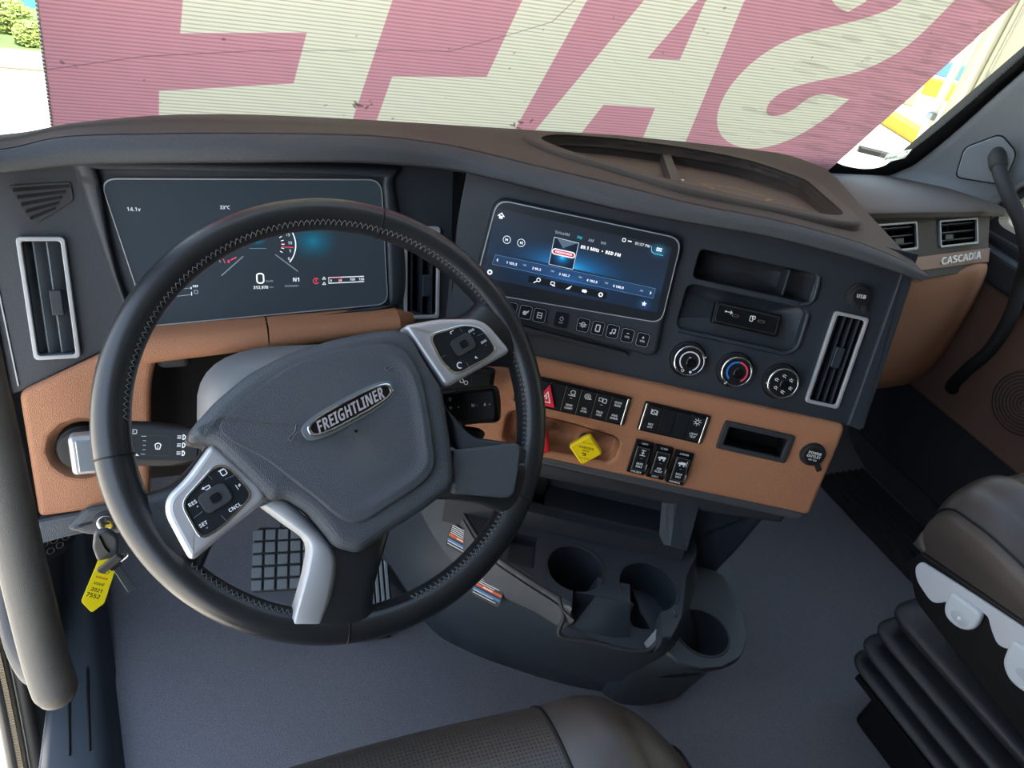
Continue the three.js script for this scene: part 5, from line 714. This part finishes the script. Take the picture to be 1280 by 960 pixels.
{ // headlamp / washer key group just above the gear stalk
  const t = thing('trip_key_panel', 'black angled key panel with small white symbols between wheel hub and gear stalk', 'key panel'); place(t, 'T', -0.335, -0.045, 0.03, 0.12, -0.1);
  mesh('panel', slab(roundPoly([[-0.055, -0.022], [0.06, -0.03], [0.062, 0.022], [0.02, 0.026], [-0.05, 0.012]], 0.006), 0.02, 0.005), M.black, t);
  mesh('legend_plate', mv(face(rr(0.1, 0.038, 0.004), 0.1, 0.038), 0.004, -0.004, 0.0201), printed(canvas(100, 38, 9, '#14171a', (x) => { Ar(x, -18, -7, 3.6, 0, 360, 1.2); for (let i = 0; i < 8; i++) { const a = i * 45 * R; Ln(x, [[-18 + 4 * Math.cos(a), -7 + 4 * Math.sin(a)], [-18 + 5.2 * Math.cos(a), -7 + 5.2 * Math.sin(a)]], 1); } T(x, '+', -8, -4, 4); T(x, '-', -8, -9, 4); Ln(x, [[-10, 4], [-2, 3]], 1.6); Rc(x, 13, 7, 5, 5, 2, 1); Rc(x, 19, 5, 5, 5, 2, 1); T(x, 'AV', 36, -1, 5.4); T(x, 'S+', 34, -13, 5); Ln(x, [[4, 16], [2, -14]], 0.5, '#2e3438'); Ln(x, [[27, 16], [25, -14]], 0.5, '#2e3438'); }), 0.5), t);
}
{
  const t = thing('light_switch', 'satin silver rotary light switch in the dished tan panel at far left', 'switch'); place(t, 'L', -0.474, -0.252, 0);
  mesh('base', lathe([[0.030, -0.004], [0.0295, 0.008], [0.026, 0.011], [0.0, 0.011]], 40), M.black, t);
  mesh('knob', lathe([[0.0265, 0.008], [0.0262, 0.016], [0.024, 0.02], [0, 0.0202]], 40), M.rubber, t);
  mesh('grip_bar', mv(rbox(0.030, 0.050, 0.022, 0.006, 4), 0.004, 0, 0.026), M.silver, t);
  mesh('grip_face', mv(rbox(0.0185, 0.040, 0.004, 0.0015, 2), 0.006, 0, 0.0362), std('#9aa6b2', 0.25, { metalness: 0.5 }), t);
}
// ---------------------------------------------------------------- ignition lock, keys and tag
{
  const t = thing('ignition_lock', 'round metal ignition lock in a dark mount under the left tan panel', 'ignition lock'); place(t, 'L', -0.458, -0.348, 0.01, 0, -0.1);
  mesh('mount', slab(roundPoly([[-0.045, -0.004], [-0.02, 0.019], [0.02, 0.021], [0.05, 0.02], [0.05, -0.012], [0.02, -0.02], [-0.02, -0.017]], 0.008), 0.03, 0.008, 3), M.pad, t).position.z = -0.015;
  mesh('collar', mv(lathe([[0.014, 0.0], [0.0135, 0.004], [0.0105, 0.005], [0.0, 0.005]], 32), 0, 0, 0.014), M.dark2, t);
  mesh('barrel', mv(lathe([[0.0098, 0.0], [0.0098, 0.006], [0.009, 0.0075], [0, 0.0075]], 32), 0, 0, 0.015), M.chrome, t);
  mesh('key_slot', mv(rbox(0.008, 0.0024, 0.001, 0.0004), 0.001, 0, 0.0229), M.black, t);
}
// keys hang straight down from the ring below the lock
{
  const t = thing('ignition_key', 'dark key head with silver ring hanging under the ignition lock', 'key'); t.position.set(-0.126, 0.487, -0.664);
  mesh('key_head', mv(slab(roundPoly([[-0.012, -0.024], [0.010, -0.02], [0.014, 0.012], [0.004, 0.027], [-0.009, 0.024], [-0.014, 0.0]], 0.006), 0.008, 0.003, 3), 0, 0, 0), std('#3f454b', 0.4), t);
  mesh('key_spine', mv(capTube([[-0.004, 0.02, 0.009], [-0.001, 0.0, 0.0095], [0.002, -0.008, 0.009]], 0.0012, 10, 6), 0, 0, 0), M.black, t);
  const r = mesh('key_ring', new THREE.TorusGeometry(0.0155, 0.0011, 8, 40), M.chrome, t); r.position.set(0.006, -0.03, 0.006); r.rotation.set(0.5, 0.5, 0);
  const q = mesh('fob_strap', slab(rr(0.034, 0.011, 0.004), 0.005, 0.002), M.dark2, t); q.position.set(0.002, -0.022, 0.012); q.rotation.z = 0.75;
}
{
  const t = thing('spare_key', 'grey flat key hanging behind the yellow tag', 'key'); t.position.set(-0.117, 0.425, -0.66); t.rotation.set(0.1, 0.5, 0.18);
  mesh('blade', mv(slab(roundPoly([[-0.004, -0.034], [0.006, -0.036], [0.005, 0.03], [-0.003, 0.03]], 0.002), 0.002, 0.0006), 0, 0, 0), M.steel, t);
  mesh('grip', mv(slab(rr(0.014, 0.018, 0.004), 0.004, 0.0015), 0.001, 0.035, -0.001), M.dark2, t);
}
{
  const t = thing('key_tag', 'yellow paper key tag with handwritten black lines hanging below the ignition', 'tag'); t.position.set(-0.138, 0.44, -0.65); t.rotation.set(-0.55, 0.12, -0.40);
  const s = roundPoly([[-0.011, -0.029], [0.004, -0.040], [0.0135, -0.027], [0.012, 0.022], [-0.006, 0.038], [-0.0085, 0.036]], 0.003);
  s.holes.push(new THREE.Path().absellipse(-0.004, 0.031, 0.0018, 0.0018, 0, Math.PI * 2));
  mesh('card', slab(s, 0.001, 0.0003), std('#f0dc10', 0.55), t);
  mesh('written_face', mv(faceRect(roundPoly([[-0.010, -0.028], [0.004, -0.038], [0.0125, -0.026], [0.011, 0.021], [-0.004, 0.030], [-0.0075, 0.026]], 0.003), -0.0115, -0.040, 0.0135, 0.038), 0, 0, 0.0011), printed(canvas(25, 78, 12, '#f2de12', (x) => { x.rotate(0.1); T(x, '(9)', -3, 27, 4.5, '#c0601a'); T(x, 'NEW', 4, 20, 4, '#c2571d'); T(x, '4147', -1, 10, 5.6, '#3c3a18', { slant: 0.2 }); T(x, '#####', 0, 3, 4.2, '#b9562a'); T(x, 'used', 0, -4, 5, '#55501c', { slant: 0.2 }); T(x, '2021', 1, -12, 6, '#2f2d16'); T(x, '7552', 0, -19, 7, '#242312'); T(x, '\u25cf', 2, -27, 3, '#2a2914'); }), 0.6), t);
}
// ---------------------------------------------------------------- pedals
const brakePad = std('#565d63', 0.55), pedalRib = std('#747b80', 0.5);
{
  const t = thing('brake_pedal', 'wide square black brake pedal with a grid of rubber pads', 'pedal'); t.position.set(0.098, 0.128, -0.9); t.rotation.set(-0.95, -0.18, -0.12); t.scale.setScalar(1.12);
  mesh('plate', slab(roundPoly([[-0.05, -0.052], [0.05, -0.052], [0.048, 0.045], [-0.044, 0.05]], 0.012), 0.008, 0.003), M.rubber, t);
  for (let i = 0; i < 5; i++) for (let j = 0; j < 5; j++) mesh('pad', mv(rbox(0.0165, 0.0165, 0.007, 0.002), -0.039 + i * 0.0195, -0.041 + j * 0.0195, 0.0095), brakePad, t);
  mesh('arm', capTube([[-0.0, 0.03, -0.004], [0.0, 0.1, -0.02], [0.002, 0.25, 0.03]], 0.009, 16, 8), M.steel, t);
}
{
  const t = thing('accelerator_pedal', 'tall black accelerator pedal with vertical ribs right of the brake pedal', 'pedal'); t.position.set(0.25, 0.092, -0.868); t.rotation.set(-0.93, -0.05, -0.05);
  mesh('plate', slab(roundPoly([[-0.035, -0.12], [0.035, -0.12], [0.033, 0.12], [-0.033, 0.12]], 0.01), 0.01, 0.003), M.rubber, t);
  for (let i = 0; i < 7; i++) mesh('rib', mv(rbox(0.0062, 0.215, 0.006, 0.0015), -0.0285 + i * 0.0095, 0, 0.0115), pedalRib, t);
  mesh('cross_rib', mv(rbox(0.062, 0.005, 0.0065, 0.0015), 0, 0.035, 0.0118), pedalRib, t);
  mesh('hinge', mv(rbox(0.06, 0.02, 0.03, 0.004), 0, -0.115, -0.012), M.black, t);
}
// ---------------------------------------------------------------- centre console with cup holders
{
  const t = thing('cup_holder_console', 'dark moulded floor console with three cup holders below the centre stack', 'console'); t.position.set(0.55, 0, -0.7);
  const O = t.position, sec = (pts, y, n = 64) => resample(pts.map(([x, z]) => V(x - O.x, y, z - O.z)), n, true, 0.5);
  const solid = (rows) => { const g = loft(rows, true), n = rows[0].length, pos = Array.from(g.attributes.position.array), idx = Array.from(g.index.array); // closed solid with fan caps
    for (const [r, base, flip] of [[rows[0], 0, false], [rows[rows.length - 1], (rows.length - 1) * n, true]]) { const tri = THREE.ShapeUtils.triangulateShape(r.map((p) => new THREE.Vector2(p.x, p.z)), []); for (const f of tri) { const [a, b, c] = f.map((k) => k + base); const up = (r[f[1]].x - r[f[0]].x) * (r[f[2]].z - r[f[0]].z) - (r[f[1]].z - r[f[0]].z) * (r[f[2]].x - r[f[0]].x) < 0; (up === flip) ? idx.push(a, b, c) : idx.push(a, c, b); } }
    const h = new THREE.BufferGeometry(); h.setAttribute('position', new THREE.Float32BufferAttribute(pos, 3)); h.setAttribute('uv', new THREE.Float32BufferAttribute(new Float32Array(pos.length / 3 * 2), 2)); h.setIndex(idx); h.computeVertexNormals(); return h; };
  const s0 = [[0.33, -0.97], [0.335, -0.84], [0.36, -0.765], [0.40, -0.72], [0.453, -0.676], [0.557, -0.606], [0.65, -0.56], [0.737, -0.526], [0.79, -0.53], [0.83, -0.58], [0.84, -0.7], [0.84, -0.97]];
  const s1 = [[0.25, -0.95], [0.258, -0.84], [0.277, -0.757], [0.31, -0.71], [0.345, -0.665], [0.397, -0.617], [0.484, -0.55], [0.60, -0.484], [0.66, -0.468], [0.725, -0.485], [0.76, -0.6], [0.76, -0.95]];
  const s2 = [[0.335, -0.92], [0.337, -0.8], [0.345, -0.70], [0.358, -0.63], [0.392, -0.575], [0.425, -0.53], [0.455, -0.478], [0.54, -0.43], [0.59, -0.455], [0.64, -0.52], [0.70, -0.60], [0.71, -0.92]];
  const lerp2 = (a, b, k) => a.map((p, i) => [p[0] + (b[i][0] - p[0]) * k, p[1] + (b[i][1] - p[1]) * k]);
  const body = solid([sec(s0, 0.002), sec(lerp2(s0, s1, 0.35), 0.075), sec(lerp2(s0, s1, 0.75), 0.14), sec(s1, 0.2), sec(lerp2(s1, s2, 0.4), 0.28), sec(lerp2(s1, s2, 0.85), 0.35), sec(s2, 0.382), sec(s2.map(([x, z]) => [0.55 + (x - 0.55) * 0.985, -0.7 + (z + 0.7) * 0.985]), 0.392)]);
  const cyl = (x, z, r, y0, y1, r2) => { const g = new THREE.CylinderGeometry(r, r2 || r * 0.9, y1 - y0, 40); g.translate(x - O.x, (y0 + y1) / 2, z - O.z); return g; };
  const bx = (x, y, z, w, h, d, ry) => { const g = new THREE.BoxGeometry(w, h, d); g.rotateY(ry); g.translate(x - O.x, y, z - O.z); return g; };
  const cup1 = [0.473, -0.572], cup2 = [0.568, -0.517], yaw = -28 * R;
  const notch = bx(0.489, 0.394, -0.468, 0.128, 0.09, 0.085, yaw);
  const g = csg(body, cyl(...cup1, 0.043, 0.29, 0.42), cyl(...cup2, 0.045, 0.29, 0.42), notch, bx(0.408, 0.4, -0.622, 0.04, 0.06, 0.06, yaw));
  mesh('console_body', boxUV(g), M.dark, t);
  { // grained trim wrapping the upper flank, up to the notch
    const lv = [[0.6, 0.315], [0.72, 0.332], [0.88, 0.357], [1.0, 0.3815]], skin = lv.map(([k, y], j) => sec(lerp2(s1, s2, k), y).slice(6, 31).map((p, i) => { const c = V(-0.0, p.y, 0.05); return p.clone().add(p.clone().sub(c).setY(0).normalize().multiplyScalar(0.0022)).add(V(0, j === 0 ? 0.05 * Math.max(0, (i - 14) / 10) * 0.25 : 0, 0)); }));
    mesh('flank_trim', loft(smoothRows(skin, 12)), M.pad, t); }
  for (const [c, r] of [[cup1, 0.043], [cup2, 0.045]]) { const k = mesh('cup_rim', new THREE.TorusGeometry(r, 0.0022, 8, 48, 4.1), M.dark2, t); k.rotation.set(-Math.PI / 2, 0, 5.3); k.position.set(c[0] - O.x, 0.392, c[1] - O.z); const b = mesh('cup_mat', new THREE.CylinderGeometry(r * 0.86, r * 0.86, 0.004, 36), std('#3a3430', 0.6), t); b.position.set(c[0] - O.x, 0.2935, c[1] - O.z); }
  // divider block standing between the two cup openings
  { const q = (x, y, z) => V(x - O.x, y - O.y, z - O.z), f = [[0.447, 0.344, -0.506], [0.524, 0.344, -0.466], [0.528, 0.392, -0.500], [0.484, 0.392, -0.523]].map((p) => q(...p));
    const row = (a, b, k) => Array.from({ length: 10 }, (_, i) => { const u = i / 9; return a.clone().lerp(b, u).add(V(0.469, 0, -0.883).multiplyScalar(-k * Math.sin(u * Math.PI))); });
    const back = V(-0.469 * -0.03, 0, -0.883 * 0.03);
    const top = [row(f[3].clone().add(back), f[2].clone().add(back), 0), row(f[3], f[2], 0.0), row(f[3].clone().lerp(f[0], 0.15).add(V(-0.001, -0.0, 0.002)), f[2].clone().lerp(f[1], 0.15).add(V(-0.001, 0, 0.002)), 0.003), row(f[3].clone().lerp(f[0], 0.6), f[2].clone().lerp(f[1], 0.6), 0.006), row(f[0], f[1], 0.007)];
    mesh('cup_divider', loft(smoothRows(top, 18)), M.dark, t);
    for (const k of [0, 9]) mesh('divider_side', loft([top.slice(1).map((r) => r[k]), top.slice(1).map((r) => r[k].clone().add(back))]), M.dark, t); }
  mesh('notch_lip', capTube([[0.428, 0.391, -0.53], [0.432, 0.372, -0.512], [0.424, 0.351, -0.498], [0.47, 0.3485, -0.474], [0.52, 0.3485, -0.448], [0.540, 0.352, -0.443], [0.566, 0.376, -0.453], [0.582, 0.392, -0.462]].map(([x, y, z]) => V(x - O.x, y, z - O.z)), 0.0035, 60, 8), M.dark2, t);
  mesh('lip_flat', slabBetween([[0.540, 0.350, -0.442], [0.582, 0.3925, -0.460], [0.584, 0.3925, -0.472], [0.540, 0.3505, -0.456]].map(([x, y, z]) => V(x - O.x, y, z - O.z)), V(0.002, -0.004, 0)), std('#6d7377', 0.35), t);
  mesh('top_edge', capTube([[0.337, 0.39, -0.78], [0.345, 0.39, -0.70], [0.358, 0.391, -0.632], [0.392, 0.391, -0.577], [0.427, 0.391, -0.53]].map(([x, y, z]) => V(x - O.x, y, z - O.z)), 0.0025, 40, 8), M.dark2, t);
  // lower lobe on the right with the third cup
  const l0 = [[0.62, -0.62], [0.63, -0.56], [0.67, -0.53], [0.74, -0.52], [0.79, -0.53], [0.835, -0.58], [0.84, -0.66], [0.63, -0.66]], l1 = [[0.575, -0.60], [0.575, -0.51], [0.60, -0.482], [0.655, -0.464], [0.72, -0.462], [0.772, -0.51], [0.78, -0.60], [0.60, -0.64]], l2 = [[0.58, -0.56], [0.572, -0.47], [0.592, -0.42], [0.64, -0.402], [0.695, -0.414], [0.735, -0.468], [0.74, -0.56], [0.60, -0.60]];
  const lobe = csg(solid([sec(l0, 0.004, 48), sec(lerp2(l0, l1, 0.5), 0.1, 48), sec(l1, 0.2, 48), sec(lerp2(l1, l2, 0.6), 0.28, 48), sec(l2, 0.326, 48), sec(l2.map(([x, z]) => [0.655 + (x - 0.655) * 0.985, -0.49 + (z + 0.49) * 0.985]), 0.333, 48)]), cyl(0.650, -0.459, 0.041, 0.22, 0.36));
  mesh('side_lobe', boxUV(lobe), M.dark, t);
  { const k = mesh('cup_rim', new THREE.TorusGeometry(0.041, 0.002, 8, 48), M.dark2, t); k.rotation.x = -Math.PI / 2; k.position.set(0.650 - O.x, 0.333, -0.459 - O.z); }
  // bin behind the cups: back panel, shelf lip, right bracket, filler above
  const Q = (u, v, w) => W3('T', u, v, w).sub(O);
  mesh('bin_back', slabBetween([Q(-0.30, -0.17, -0.052), Q(0.09, -0.17, -0.052), Q(0.06, -0.24, -0.05), Q(-0.30, -0.24, -0.05)], V(0.01, -0.005, -0.02)), M.dark, t);
  mesh('bin_shelf', slabBetween([Q(-0.16, -0.234, 0.029), Q(0.036, -0.237, 0.029), Q(0.04, -0.228, -0.055), Q(-0.16, -0.225, -0.055)], V(0, -0.006, 0)), M.dark, t);
  mesh('bin_skirt', slabBetween([Q(-0.31, -0.234, 0.026), Q(0.062, -0.238, 0.026), Q(0.066, -0.285, 0.026), Q(-0.31, -0.285, 0.026)], V(0.008, 0, -0.02)), M.dark2, t);
  mesh('bin_bracket', slabBetween([Q(0.026, -0.19, -0.02), Q(0.041, -0.19, -0.018), Q(0.039, -0.238, 0.03), Q(0.028, -0.238, 0.031)], V(0.004, 0, -0.02)), std('#4b5156', 0.4), t);
  mesh('bin_cheek', slabBetween([Q(0.041, -0.185, -0.016), Q(0.075, -0.185, -0.016), Q(0.066, -0.242, 0.028), Q(0.039, -0.24, 0.029)], V(0.004, 0, -0.03)), M.dark, t);
  mesh('bin_post', slabBetween([Q(-0.178, -0.17, -0.035), Q(-0.158, -0.17, -0.035), Q(-0.163, -0.25, -0.03), Q(-0.182, -0.25, -0.03)], V(0.006, 0, -0.02)), M.black, t);
  mesh('tunnel_side', slabBetween([V(0.30, 0.56, -0.80).sub(O), V(0.338, 0.39, -0.755).sub(O), V(0.335, 0.38, -1.2).sub(O), V(0.29, 0.6, -1.2).sub(O)], V(0.03, 0, 0)), M.dark, t);
}
{ // printed warning label on the console's left flank
  const lab = (name, text, p, n, up, w, h, draw) => { const z = n.clone().normalize(), x = V().crossVectors(up, z).normalize(), y = V().crossVectors(z, x); const o = mesh(name, face(rr(w, h, 0.004), w, h), printed(canvas(w * 1000, h * 1000, 8, '#2a2d30', draw), 0.5)); o.quaternion.setFromRotationMatrix(new THREE.Matrix4().makeBasis(x, y, z)); o.position.copy(p); tag(o, text, 'label'); return o; };
  const art = (x) => { x.fillStyle = '#c3512a'; x.fillRect(-24, -2, 48, 4); x.fillStyle = '#3a6ea5'; x.fillRect(-24, 6, 48, 4); for (let i = 0; i < 5; i++) { Ln(x, [[-22, 16 - i * 3], [10 + (i % 2) * 8, 16 - i * 3]], 1.1, '#cfd2d4'); } Ln(x, [[-22, -10], [12, -10]], 1, '#cfd2d4'); Ln(x, [[-22, -14], [18, -14]], 1, '#cfd2d4'); T(x, 'WARNING', 0, 0, 3.4, '#f3e4da'); };
  lab('warning_label', 'upper warning label with orange and blue bands on the console flank, seen through the wheel', V(0.3365, 0.357, -0.686), V(-0.80, 0.42, 0.42), V(0.35, 0.8, -0.4), 0.05, 0.036, art);
  lab('warning_label', 'lower warning label with orange and blue bands on the console flank beside the wheel rim', V(0.3615, 0.322, -0.614), V(-0.72, 0.45, 0.5), V(0.35, 0.8, -0.4), 0.05, 0.036, art);
}
// ---------------------------------------------------------------- seats
function seat(name, label, x0, x1, zf, yt, side = 0.06) { // cushion with a perforated middle and two smooth bolsters
  const t = thing(name, label, 'seat'); t.position.set((x0 + x1) / 2, 0, zf + 0.3); const O = t.position, w = (x1 - x0) / 2;
  const prof = [[0.02, -0.115], [0.004, -0.085], [0, -0.045], [0.014, -0.014], [0.045, 0.0], [0.1, 0.004], [0.25, -0.004], [0.45, -0.016], [0.56, -0.02]];
  const P = (u, j) => { const e = Math.abs(u) / w, [dz, dy] = prof[j]; // bolsters rise a little, then roll over the side
    const bulge = e > 0.55 && e <= 0.82 ? 0.018 * Math.sin((e - 0.55) / 0.27 * Math.PI) : 0, roll = e > 0.8 ? -0.032 * Math.pow((e - 0.8) / 0.2, 2) : 0, back = 0.5 * side * e * e + (e > 0.75 ? side * Math.pow((e - 0.75) / 0.25, 2) : 0), mid = e < 0.55 ? -0.006 * Math.cos(e / 0.55 * 1.57) : 0;
    const k = Math.min(1, j / 4); return V(u, yt + dy + (bulge + roll + mid) * k, zf + dz + back - O.z); };
  const strip = (a, b, n, extra) => { const us = Array.from({ length: n }, (_, i) => a + (b - a) * i / (n - 1)); const rows = prof.map((_, j) => us.map((u) => P(u, j))); if (extra) rows.forEach((r, j) => { const last = r[r.length - 1], s = Math.sign(b); for (const d of [0.012, 0.045, 0.09]) r.push(V(last.x + s * (d < 0.05 ? 0.005 : 0.003), Math.max(yt - 0.125, last.y - d * Math.min(1, j / 3 + 0.15)), last.z)); }); return loft(smoothRows(rows, 40)); };
  mesh('centre_panel', strip(-w * 0.55, w * 0.55, 22), M.perf, t);
  mesh('bolster', strip(w * 0.55, w, 16, true), M.seat, t); mesh('bolster', strip(-w * 0.55, -w, 16, true), M.seat, t);
  for (const s of [-1, 1]) { mesh('piping', boxUV(tube(smoothRows(prof.map((_, j) => [P(s * w * 0.55, j), P(s * w * 0.55, j)]), 30).map((r) => r[0]), 0.0022, 60, 6)), M.black, t); mesh('side_seam', boxUV(tube(smoothRows(prof.map((_, j) => [P(s * w * 0.985, j), P(s * w, j)]), 30).map((r) => r[0].add(V(s * 0.002, 0.001, 0))), 0.0018, 60, 6)), M.black, t); }
  for (const u of [-w * 0.3]) { const r = smoothRows(prof.map((_, j) => [P(u, j), P(u, j)]), 30).map((q) => q[0]); mesh('stitch_line', boxUV(tube(r, 0.0012, 60, 5)), M.stitch, t); }
  mesh('cushion_pan', mv(rbox(w * 1.86, 0.05, 0.5, 0.02), 0, yt - 0.13, 0.03), M.black, t);
  mesh('backrest', mv(rbox(w * 1.8, 0.7, 0.12, 0.05, 4), 0, yt + 0.3, 0.4 - 0.02), M.seat, t);
  return t;
}
const ds = seat('driver_seat', 'dark brown leather driver seat cushion at the bottom edge, perforated in the middle', -0.19, 0.435, -0.36, 0.507);
{ const b = mesh('suspension_base', mv(rbox(0.42, 0.34, 0.42, 0.03), 0, 0.17, 0.05), M.rubber, ds); }
const ps = seat('passenger_seat', 'black leather passenger seat with silver levers on its side and a pleated base', 1.018, 1.60, -0.486, 0.572, 0.02);
{
  const O = ps.position, L = (x, y, z) => V(x - O.x, y - O.y, z - O.z);
  const side = (pts, r, x, th, bev, m, n, lab) => { const g = slab(roundPoly(pts.map(([z, y]) => [z, y]), r), th, bev, 3); g.rotateY(-Math.PI / 2); g.translate(x - O.x, 0, -O.z); return mesh(n, g, m, ps, lab); };
  side([[-0.440, 0.450], [-0.444, 0.415], [-0.40, 0.375], [-0.06, 0.33], [0.1, 0.33], [0.1, 0.53], [-0.25, 0.497]], 0.01, 1.03, 0.02, 0.004, M.black, 'side_cover');
  side([[-0.427, 0.441], [-0.431, 0.425], [-0.416, 0.408], [-0.379, 0.399], [-0.366, 0.416], [-0.358, 0.440], [-0.312, 0.457], [-0.298, 0.444], [-0.278, 0.432], [-0.262, 0.446], [-0.25, 0.474], [-0.14, 0.49], [-0.14, 0.505], [-0.268, 0.486], [-0.343, 0.466]], [0.006, 0.01, 0.01, 0.012, 0.012, 0.008, 0.006, 0.01, 0.01, 0.01, 0.008, 0.004, 0.004, 0.004, 0.004], 1.012, 0.006, 0.002, M.lightGrey, 'silver_panel', 'pale silver side panel');
  for (const [z, y, w, h, tilt] of [[-0.337, 0.430, 0.052, 0.046, 0.24], [-0.222, 0.446, 0.085, 0.062, 0.28]]) { const g = slab(roundPoly([[-w / 2, h / 2], [w / 2, h / 2], [w / 2, -h * 0.15], [w * 0.2, -h / 2], [-w * 0.3, -h / 2], [-w / 2, -h * 0.2]], 0.012), 0.014, 0.005, 3); g.rotateY(-Math.PI / 2); const l = mesh('lever', g, std('#c3cbd1', 0.4), ps, 'pale silver lever paddle'); l.position.set(1.012 - O.x, y, z - O.z); l.rotation.x = -tilt;
    const d = mesh('lever_dish', new THREE.SphereGeometry(0.014, 20, 12), std('#b3bac0', 0.35), l); d.scale.set(0.12, 0.75, w > 0.07 ? 1.9 : 1.1); d.position.set(-0.0135, -0.006, 0.002); const k = mesh('lever_stud', new THREE.SphereGeometry(0.003, 10, 8), M.white, l); k.position.set(-0.0152, -0.006, 0.002); k.scale.x = 0.5; }
  // pleated rubber base: rounded pleats stacked, each a little further out towards the floor
  const rect4 = (x0, x1, z0, z1, r) => roundPoly(rect(x0, z0, x1, z1), r).getPoints(6);
  const pl = [[0.40, 0.07], [0.34, 0.055], [0.314, 0.046], [0.292, 0.006], [0.28, 0.0], [0.268, 0.008], [0.257, 0.034], [0.25, 0.034], [0.24, 0.006], [0.229, -0.004], [0.218, 0.006], [0.209, 0.032], [0.202, 0.032], [0.192, 0.004], [0.18, -0.006], [0.17, 0.004], [0.162, 0.03], [0.155, 0.03], [0.146, 0.004], [0.135, -0.004], [0.125, 0.006], [0.118, 0.02]];
  const rows = pl.map(([y, d]) => rect4(1.055 + d, 1.56, -0.449 + d, 0.12, 0.045).map((p) => L(p.x, y, p.y)));
  mesh('pleated_base', loft(smoothRows(rows, 130), true), std('#202327', 0.34, { bumpMap: fine, bumpScale: 0.0002 }), ps);
  mesh('pedestal', mv(rbox(0.44, 0.125, 0.5, 0.012), 1.31 - O.x, 0.0625, -0.14 - O.z), M.black, ps);
  mesh('base_rail', slabBetween([L(1.062, 0.105, -0.42), L(1.062, 0.118, -0.42), L(1.062, 0.118, 0.15), L(1.062, 0.105, 0.15)], V(0.06, 0, 0)), M.black, ps);
}
// ---------------------------------------------------------------- grab handles and small floor things
{
  const t = thing('grab_handle', 'long grey grab handle on the door post at the left edge', 'grab handle'); t.position.set(-0.2, 0.3, -0.6); const O = t.position, q = (x, y, z) => V(x - O.x, y - O.y, z - O.z);
  mesh('bar', capTube([q(-0.235, 0.95, -0.80), q(-0.215, 0.80, -0.735), q(-0.202, 0.66, -0.665), q(-0.192, 0.54, -0.60), q(-0.181, 0.44, -0.545), q(-0.176, 0.418, -0.53)], 0.0215, 50, 20), M.grip, t);
  mesh('foot', capTube([q(-0.178, 0.43, -0.538), q(-0.2, 0.405, -0.565), q(-0.232, 0.385, -0.64), q(-0.262, 0.38, -0.78)], 0.015, 20, 12), M.dark2, t);
  mesh('head_mount', capTube([q(-0.235, 0.95, -0.80), q(-0.27, 0.97, -0.86), q(-0.34, 0.98, -0.9)], 0.016, 14, 12), M.dark2, t);
}
{
  const t = thing('grab_handle', 'black curved grab handle on the right windscreen pillar and passenger door side', 'grab handle'); t.position.set(1.62, 0.5, -0.9); const O = t.position, q = (x, y, z) => V(x - O.x, y - O.y, z - O.z);
  mesh('bar', capTube([q(1.63, 0.885, -1.075), q(1.605, 0.862, -1.035), q(1.585, 0.83, -0.975), q(1.58, 0.79, -0.91), q(1.585, 0.74, -0.868), q(1.60, 0.69, -0.858), q(1.60, 0.61, -0.835), q(1.60, 0.53, -0.832), q(1.605, 0.46, -0.852), q(1.64, 0.39, -0.88), q(1.69, 0.36, -0.90)], 0.0145, 80, 16), M.rubber, t);
  const plateShape = [[-0.05, -0.045], [0.045, -0.05], [0.05, 0.02], [0.01, 0.055], [-0.05, 0.02]], pg = mesh('plate_gap', slab(roundPoly(plateShape.map(([u, v]) => [u * 1.045, v * 1.045]), 0.015), 0.006, 0), M.black, t); pg.position.copy(q(1.638, 0.865, -1.095)); pg.rotation.set(0, -0.9, 0, 'YXZ'); pg.rotation.z = 0.2;
  const m = mesh('mount_plate', slab(roundPoly([[-0.05, -0.045], [0.045, -0.05], [0.05, 0.02], [0.01, 0.055], [-0.05, 0.02]], 0.014), 0.008, 0.003), M.pillar, t); m.position.copy(q(1.638, 0.865, -1.095)); m.rotation.set(0, -0.9, 0, 'YXZ'); m.rotation.z = 0.2;
  mesh('collar', capTube([q(1.625, 0.88, -1.068), q(1.61, 0.868, -1.045)], 0.018, 6, 14), M.rubber, t);
}
{ // ribbed floor mat by the passenger door
  const t = thing('ribbed_mat', 'dark ribbed rubber step mat on the floor by the passenger door', 'mat'); t.position.set(1.60, 0.004, -0.65); t.rotation.y = 0.0;
  mesh('mat_sheet', rbox(0.19, 0.006, 0.7, 0.002), M.rubber, t); for (let i = 0; i < 8; i++) mesh('rib', mv(rbox(0.008, 0.006, 0.68, 0.002), -0.082 + i * 0.0235, 0.005, 0), M.rubber, t);
}
{ const t = thing('speaker_grille', 'faint round black grille low on the left kick panel under the tan trim', 'grille'); t.position.set(-0.235, 0.31, -0.86); t.rotation.set(-0.3, 0.55, 0);
  mesh('grille_plate', lathe([[0.042, 0], [0.04, 0.004], [0, 0.004]], 36), M.black, t); for (let i = 0; i < 19; i++) { const r = i ? (i < 7 ? 0.013 : 0.026) : 0, a = i < 7 ? i * 60 * R : (i - 7) * 30 * R; mesh('hole_ring', mv(new THREE.TorusGeometry(0.0048, 0.0011, 5, 14), r * Math.cos(a), r * Math.sin(a), 0.0045), M.dark2, t); } }
scene.traverse((o) => { if (o.isMesh) o.castShadow = o.receiveShadow = true; });
renderer.render(scene, camera);
